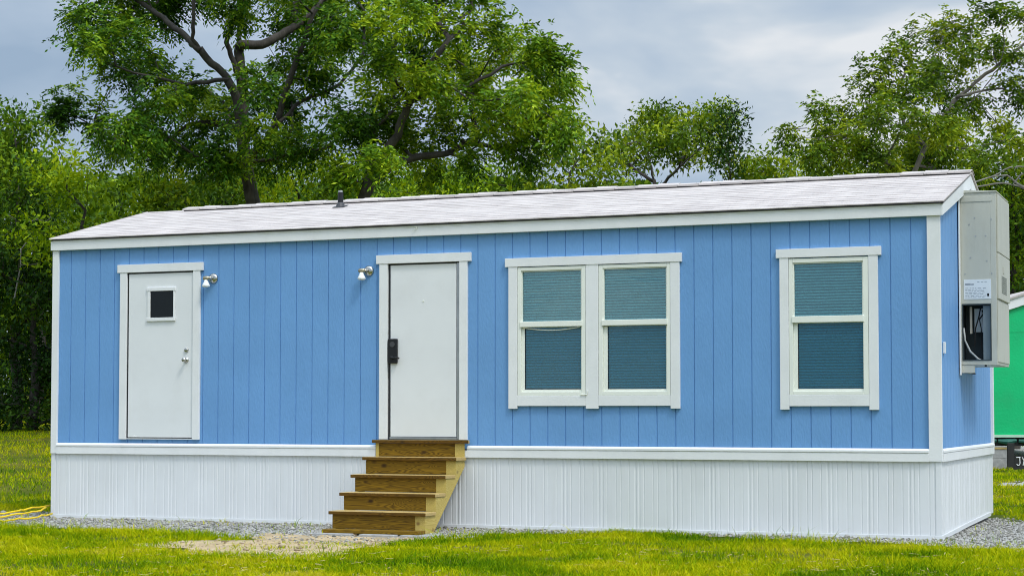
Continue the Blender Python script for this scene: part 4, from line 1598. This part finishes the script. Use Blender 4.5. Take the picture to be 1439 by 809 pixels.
# --- second pecan, right part of the crown, trunk hidden by the home
dQ = 37.5
clQ = [(540, 150, 48), (600, 110, 50), (655, 80, 46), (715, 62, 40), (762, 52, 28), (798, 72, 22), (806, 112, 24), (762, 110, 40), (700, 135, 46),
       (640, 170, 46), (585, 195, 44), (715, 185, 38), (782, 150, 30), (800, 172, 22), (540, 225, 38), (500, 180, 42), (480, 240, 36), (790, 195, 24),
       (570, 70, 46), (620, 30, 42), (690, 20, 34), (560, 20, 46), (640, -30, 60), (560, -50, 60), (660, 225, 28), (740, 215, 26), (520, 90, 42), (610, 240, 26), (752, 170, 34), (670, 120, 34),
       (760, 80, 26), (735, 130, 30), (778, 95, 22)]
A = crown_points(clQ, dQ, np.random.default_rng(102), 1.6, 36)
bQ = ground_at(498, dQ)
limbs = [px([(498, 600), (500, 420), (503, 300), (510, 280)], dQ),
         px([(510, 280), (530, 252), (547, 236), (580, 222), (628, 216), (688, 182), (740, 150)], dQ, 1.4),
         px([(510, 280), (520, 240), (560, 190), (572, 150), (600, 100), (640, 40)], dQ, -1.2),
         px([(575, 145), (610, 130), (660, 120), (720, 90)], dQ - .8, 1.0),
         px([(650, 200), (700, 210), (760, 195)], dQ + 1.0, -.8)]
make_tree('pecan_tree', 'broad leafy pecan tree above the middle of the roof, no trunk showing', 'tree', bQ, limbs, A, BARK, LEAF_P2,
          lambda t, d, r: pinnate(t, d, r, 16, 9, .32, .12, .044, .27, .55), .20, seed=6)

# --- airy tree at the right edge
dR = 43.0
clR = [(1112, 190, 20), (1150, 150, 16), (1160, 190, 34), (1200, 165, 38), (1222, 105, 34), (1215, 205, 40), (1262, 75, 36), (1272, 130, 44), (1312, 42, 34), (1330, 95, 40),
       (1352, 28, 30), (1390, 14, 28), (1395, 62, 28), (1432, 25, 24), (1425, 115, 18), (1300, 180, 38), (1262, 215, 40), (1350, 190, 24), (1400, 180, 16), (1432, 140, 13), (1380, 222, 32),
       (1432, 205, 18), (1140, 222, 30), (1480, 60, 50), (1510, 120, 40), (1240, 160, 34), (1300, 110, 30), (1340, 140, 26), (1180, 225, 30), (1320, 220, 34), (1420, 75, 16), (1360, 70, 22), (1290, 232, 26), (1318, 195, 24), (1340, 165, 20), (1305, 210, 22), (1335, 178, 18), (1282, 205, 22), (1365, 150, 16), (1250, 235, 26)]
A = crown_points(clR, dR, np.random.default_rng(103), 1.6, 32)
bR = ground_at(1262, dR)
limbs = [px([(1262, 600), (1264, 420), (1272, 280), (1296, 215), (1325, 166)], dR),
         px([(1325, 166), (1345, 138), (1378, 110), (1410, 85), (1439, 62), (1490, 30)], dR, .5),
         px([(1332, 160), (1352, 156), (1380, 128), (1405, 95), (1412, 60)], dR, -1.0),
         px([(1300, 205), (1270, 175), (1262, 120), (1290, 70), (1340, 30)], dR, 1.0),
         px([(1280, 260), (1230, 215), (1180, 190), (1120, 195)], dR, -1.0),
         px([(1345, 136), (1395, 125), (1439, 128), (1470, 120)], dR, .5)]
make_tree('ash_tree', 'tall airy tree with pale limbs above the right end of the roof', 'tree', bR, limbs, A, paint('grey_bark', (.12, .11, .09), .9, .4, 5.0, bump=1.0, bscale=16, bstretch=(3, 3, .6)), LEAF_O,
          lambda t, d, r: pinnate(t, d, r, 15, 7, .30, .125, .046, .28, .4), .115, seed=7)

# --- small oak with gaps and a dark leaning stem
dO = 52.0
clO = [(872, 205, 17), (893, 182, 17), (912, 166, 14), (928, 172, 18), (922, 200, 22), (955, 176, 18), (975, 164, 15), (998, 166, 16), (1012, 180, 16), (985, 192, 20), (950, 203, 20), (880, 224, 15), (858, 214, 12), (905, 222, 12), (1000, 212, 13), (1010, 160, 9), (925, 160, 8), (962, 222, 10)]
A = crown_points(clO, dO, np.random.default_rng(104), 1.2, 60)
bO = ground_at(925, dO)
limbs = [px([(925, 600), (924, 400), (921, 262), (913, 228), (908, 200)], dO), px([(921, 268), (945, 245), (965, 225), (990, 205)], dO, -.6), px([(918, 255), (895, 240), (878, 225)], dO, .6)]
make_tree('oak_tree', 'rounded oak with open lower branches showing sky above the middle right of the roof', 'tree', bO, limbs, A, BARK, LEAF_O,
          lambda t, d, r: tuft(t, d, r, 62, .15, .065, .30), .14, seed=8)
dS = 50.0
clS = [(1024, 170, 13), (1014, 188, 12), (1034, 190, 10), (1030, 212, 7), (1024, 232, 7), (1018, 222, 6), (1030, 158, 9), (1020, 205, 8)]
A = crown_points(clS, dS, np.random.default_rng(105), .5, 60)
bS = ground_at(1027, dS)
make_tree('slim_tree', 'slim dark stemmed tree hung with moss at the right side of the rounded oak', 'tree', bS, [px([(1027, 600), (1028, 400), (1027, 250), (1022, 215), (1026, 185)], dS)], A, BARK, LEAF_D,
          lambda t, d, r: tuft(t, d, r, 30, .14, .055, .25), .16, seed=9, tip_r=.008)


# --- bushy trees that fill the tree line
def bushy(name, label, u, vtop, wpx, d, leafm, seed, dens=15.0, per=84, ll=.155, lw=.072, low=420, base_u=None, bark=BARK, rt=.16):
    rg = np.random.default_rng(seed)
    cl = []
    rr = wpx / 2
    v = vtop + rr * .35
    rows = max(2, int((low - vtop) / (rr * .55)))
    for k in range(rows):
        vv = vtop + rr * .4 + (low - vtop - rr * .5) * k / max(1, rows - 1)
        wrow = rr * (.55 + .45 * math.sin(math.pi * min(1, (k + .6) / rows)))
        for j in range(3):
            cl.append((u + (j - 1) * wrow * .75 + rg.normal(0, rr * .12), vv + rg.normal(0, rr * .14), rr * rg.uniform(.36, .56)))
    A = crown_points(cl, d, rg, rr * d / FPX * .45, dens)
    b = ground_at(base_u or u, d)
    limbs = [[b, b + np.array([rg.normal(0, .1), rg.normal(0, .1), 1.2]), (at(u, (vtop + low) / 2, d) + b + np.array([0, 0, 2])) / 2, at(u, vtop + rr * .8, d)]]
    return make_tree(name, label, 'tree', b, limbs, A, bark, leafm, lambda t, dd, r: tuft(t, dd, r, per, ll, lw, .34), rt, seed=seed, tip_r=.007, step=.8)


LINE = [
    ('bushy_tree', 'dark bushy tree at the left edge of the yard with shaded lower branches', 22, 150, 130, 47, LEAF_M, 201, 440),
    ('bushy_tree', 'yellow green bushy tree just above the left end of the roof', 120, 228, 170, 45, LEAF_Y, 202, 360),
    ('bushy_tree', 'olive bushy tree with thin bare twigs between the yellow green tree and the dark trunk', 262, 218, 120, 46, LEAF_O, 203, 400),
    ('bushy_tree', 'bright green bushy tree just right of the dark pecan trunk', 420, 215, 150, 47, LEAF_Y, 204, 400),
    ('bushy_tree', 'dark green bushy tree low behind the vent pipe', 520, 235, 150, 48, LEAF_M, 205, 400),
    ('bushy_tree', 'fresh green bushy tree under the drooping branches at the middle of the roof', 620, 246, 130, 46, LEAF_Y, 206, 400),
    ('bushy_tree', 'low green bushy tree below the right tip of the leafy pecan', 715, 238, 120, 48, LEAF_M, 207, 400),
    ('bushy_tree', 'feathery green bushy tree between the leafy pecan and the rounded oak', 800, 200, 110, 47, LEAF_O, 208, 400),
    ('bushy_tree', 'low bushy tree in the dip of sky between the oak and the airy tree', 1078, 222, 80, 50, LEAF_O, 209, 380),
    ('bushy_tree', 'olive bushy tree under the left part of the airy tree', 1180, 205, 130, 48, LEAF_O, 210, 380),
    ('bushy_tree', 'green bushy tree behind the gable peak under the airy tree', 1310, 205, 120, 47, LEAF_O, 211, 380),
    ('bushy_tree', 'dense dark bushy tree at the right edge behind the air conditioner', 1425, 200, 120, 46, LEAF_M, 212, 460),
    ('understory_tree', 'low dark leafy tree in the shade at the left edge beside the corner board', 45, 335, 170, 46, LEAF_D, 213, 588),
]
for (nm, lab, u, vt, wp, d, lm, sd, low) in LINE:
    bushy(nm, lab, u, vt, wp, d, lm, sd, low=low)

root = [o for o in bpy.data.objects if o.get('label', '').startswith('low dark leafy tree')][0]
bD = np.array(root.location)
mb = MB()
dw = 45.2
for Ln, r0 in (([(20, 420), (27, 375), (26, 350), (32, 340), (45, 330)], .022), ([(28, 372), (40, 372), (54, 369)], .014), ([(27, 362), (24, 380), (18, 381)], .012), ([(38, 312), (52, 308), (62, 312), (66, 320)], .018), ([(62, 312), (70, 306), (66, 300)], .012), ([(8, 300), (20, 308)], .014)):
    mb.tube([p - bD + np.array([0, .05 * k, 0]) for k, p in enumerate(px(Ln, dw, .3))], [r0 * (1 - .1 * k) for k in range(len(Ln))], 5, cap=False)
mb.build('dead_branch', BARKP, root, smooth_=True)

# bare pale branch reaching in over the right edge
rg = np.random.default_rng(77)
root = thing('leaning_tree', 'leaning bare limbed tree whose pale branch arches over the air conditioner at right', 'tree', tuple(ground_at(1530, 40)), 0, 'trees behind the home')
bL = np.array(root.location)
sk = Skel(); i0 = sk.add(np.zeros(3), -1)
for Ln in ([(1530, 600), (1528, 400), (1500, 300), (1460, 272), (1435, 262), (1410, 257), (1375, 262), (1345, 268)], [(1435, 262), (1415, 246), (1395, 248), (1370, 256)], [(1500, 300), (1455, 235), (1420, 235), (1395, 248)], [(1424, 258), (1434, 246), (1450, 240)]):
    pts = [p - bL for p in px(Ln, 40, 0)]
    sk.line(pts, i0 if len(sk.p) == 1 else sk.nearest(pts[0]), 3, .02, rg)
skin(sk, .018, 2.0, .16).build('trunk', BARKP, root, smooth_=True)
A_ = crown_points([(1500, 250, 50), (1540, 200, 60), (1520, 300, 40)], 40, rg, .8, 24) - bL
V, F = tuft(A_, unit(rg.normal(0, 1, A_.shape)), rg, 20, .18, .08, .3)
np_mesh('crown', V, F, LEAF_O, root)

# the wood behind: one mass of far foliage and stems
rg = np.random.default_rng(300)
n = 190000
d = rg.uniform(56, 76, n)
uu = rg.uniform(-420, 1900, n)
topv = 268 - 26 * vnoise(uu, d * 0, 90, 40) - 12 * vnoise(uu, d, 30, 41) + np.clip((uu - 60) / 100, 0, 1) * 6 - np.clip((90 - uu) / 90, 0, 1) * 60
vv = topv + (605 - topv) * rg.random(n) ** 1.15
P = np.stack([at(a, b, c) for a, b, c in zip(uu, vv, d)])
keep = P[:, 2] > terrain(P[:, 0], P[:, 1]) - .1
P = P[keep]
V, F = leaf_quads(P, rg.normal(0, 1, P.shape), .34 * rg.uniform(.6, 1.3, len(P)), .16 * rg.uniform(.7, 1.3, len(P)), rg)
wd = np_mesh('woods', V, F, leaf_mat('far_leaf', (.010, .036, .002), (.06, .14, .004), (.28, .40, .009), .30, .25))
tag(wd, 'dense far woodland mass closing the view behind the single trees', 'woods', kind='stuff')
mb = MB()
for k in range(90):
    u_, d_ = rg.uniform(-400, 1850), rg.uniform(54, 72)
    b = ground_at(u_, d_)
    h = rg.uniform(3, 6)
    mb.tube([b - np.array([0, 0, .2]), b + np.array([rg.normal(0, .15), 0, h * .5]), b + np.array([rg.normal(0, .4), 0, h])], [.12, .10, .04], 6, cap=False)
tag(mb.build('woods_stems', BARK, smooth_=True), 'thin trunks standing inside the far woodland', 'woods', kind='stuff')

# small leafy weed by the gravel at the right edge
p = np.array([11.45, 3.6, 0])
wt = thing('weed_plant', 'small leafy weed at the edge of the gravel beside the far corner of the home', 'plant', (11.75, 3.75, float(terrain(11.75, 3.75))))
rg = np.random.default_rng(9)
n = 60
base = np.stack([rg.normal(0, .10, n), rg.normal(0, .10, n), rg.uniform(.02, .16, n)], -1)
V, F = leaf_quads(base, rg.normal(0, 1, (n, 3)) * np.array([1, 1, .4]) + np.array([0, 0, .5]), .12, .05, rg)
np_mesh('leaves', V, F, LEAF_Y, wt)
mb = MB()
for k in range(6):
    mb.tube([(0, 0, 0), (rg.normal(0, .08), rg.normal(0, .08), .15)], .004, 5)
mb.build('stem', LEAF_M, wt)
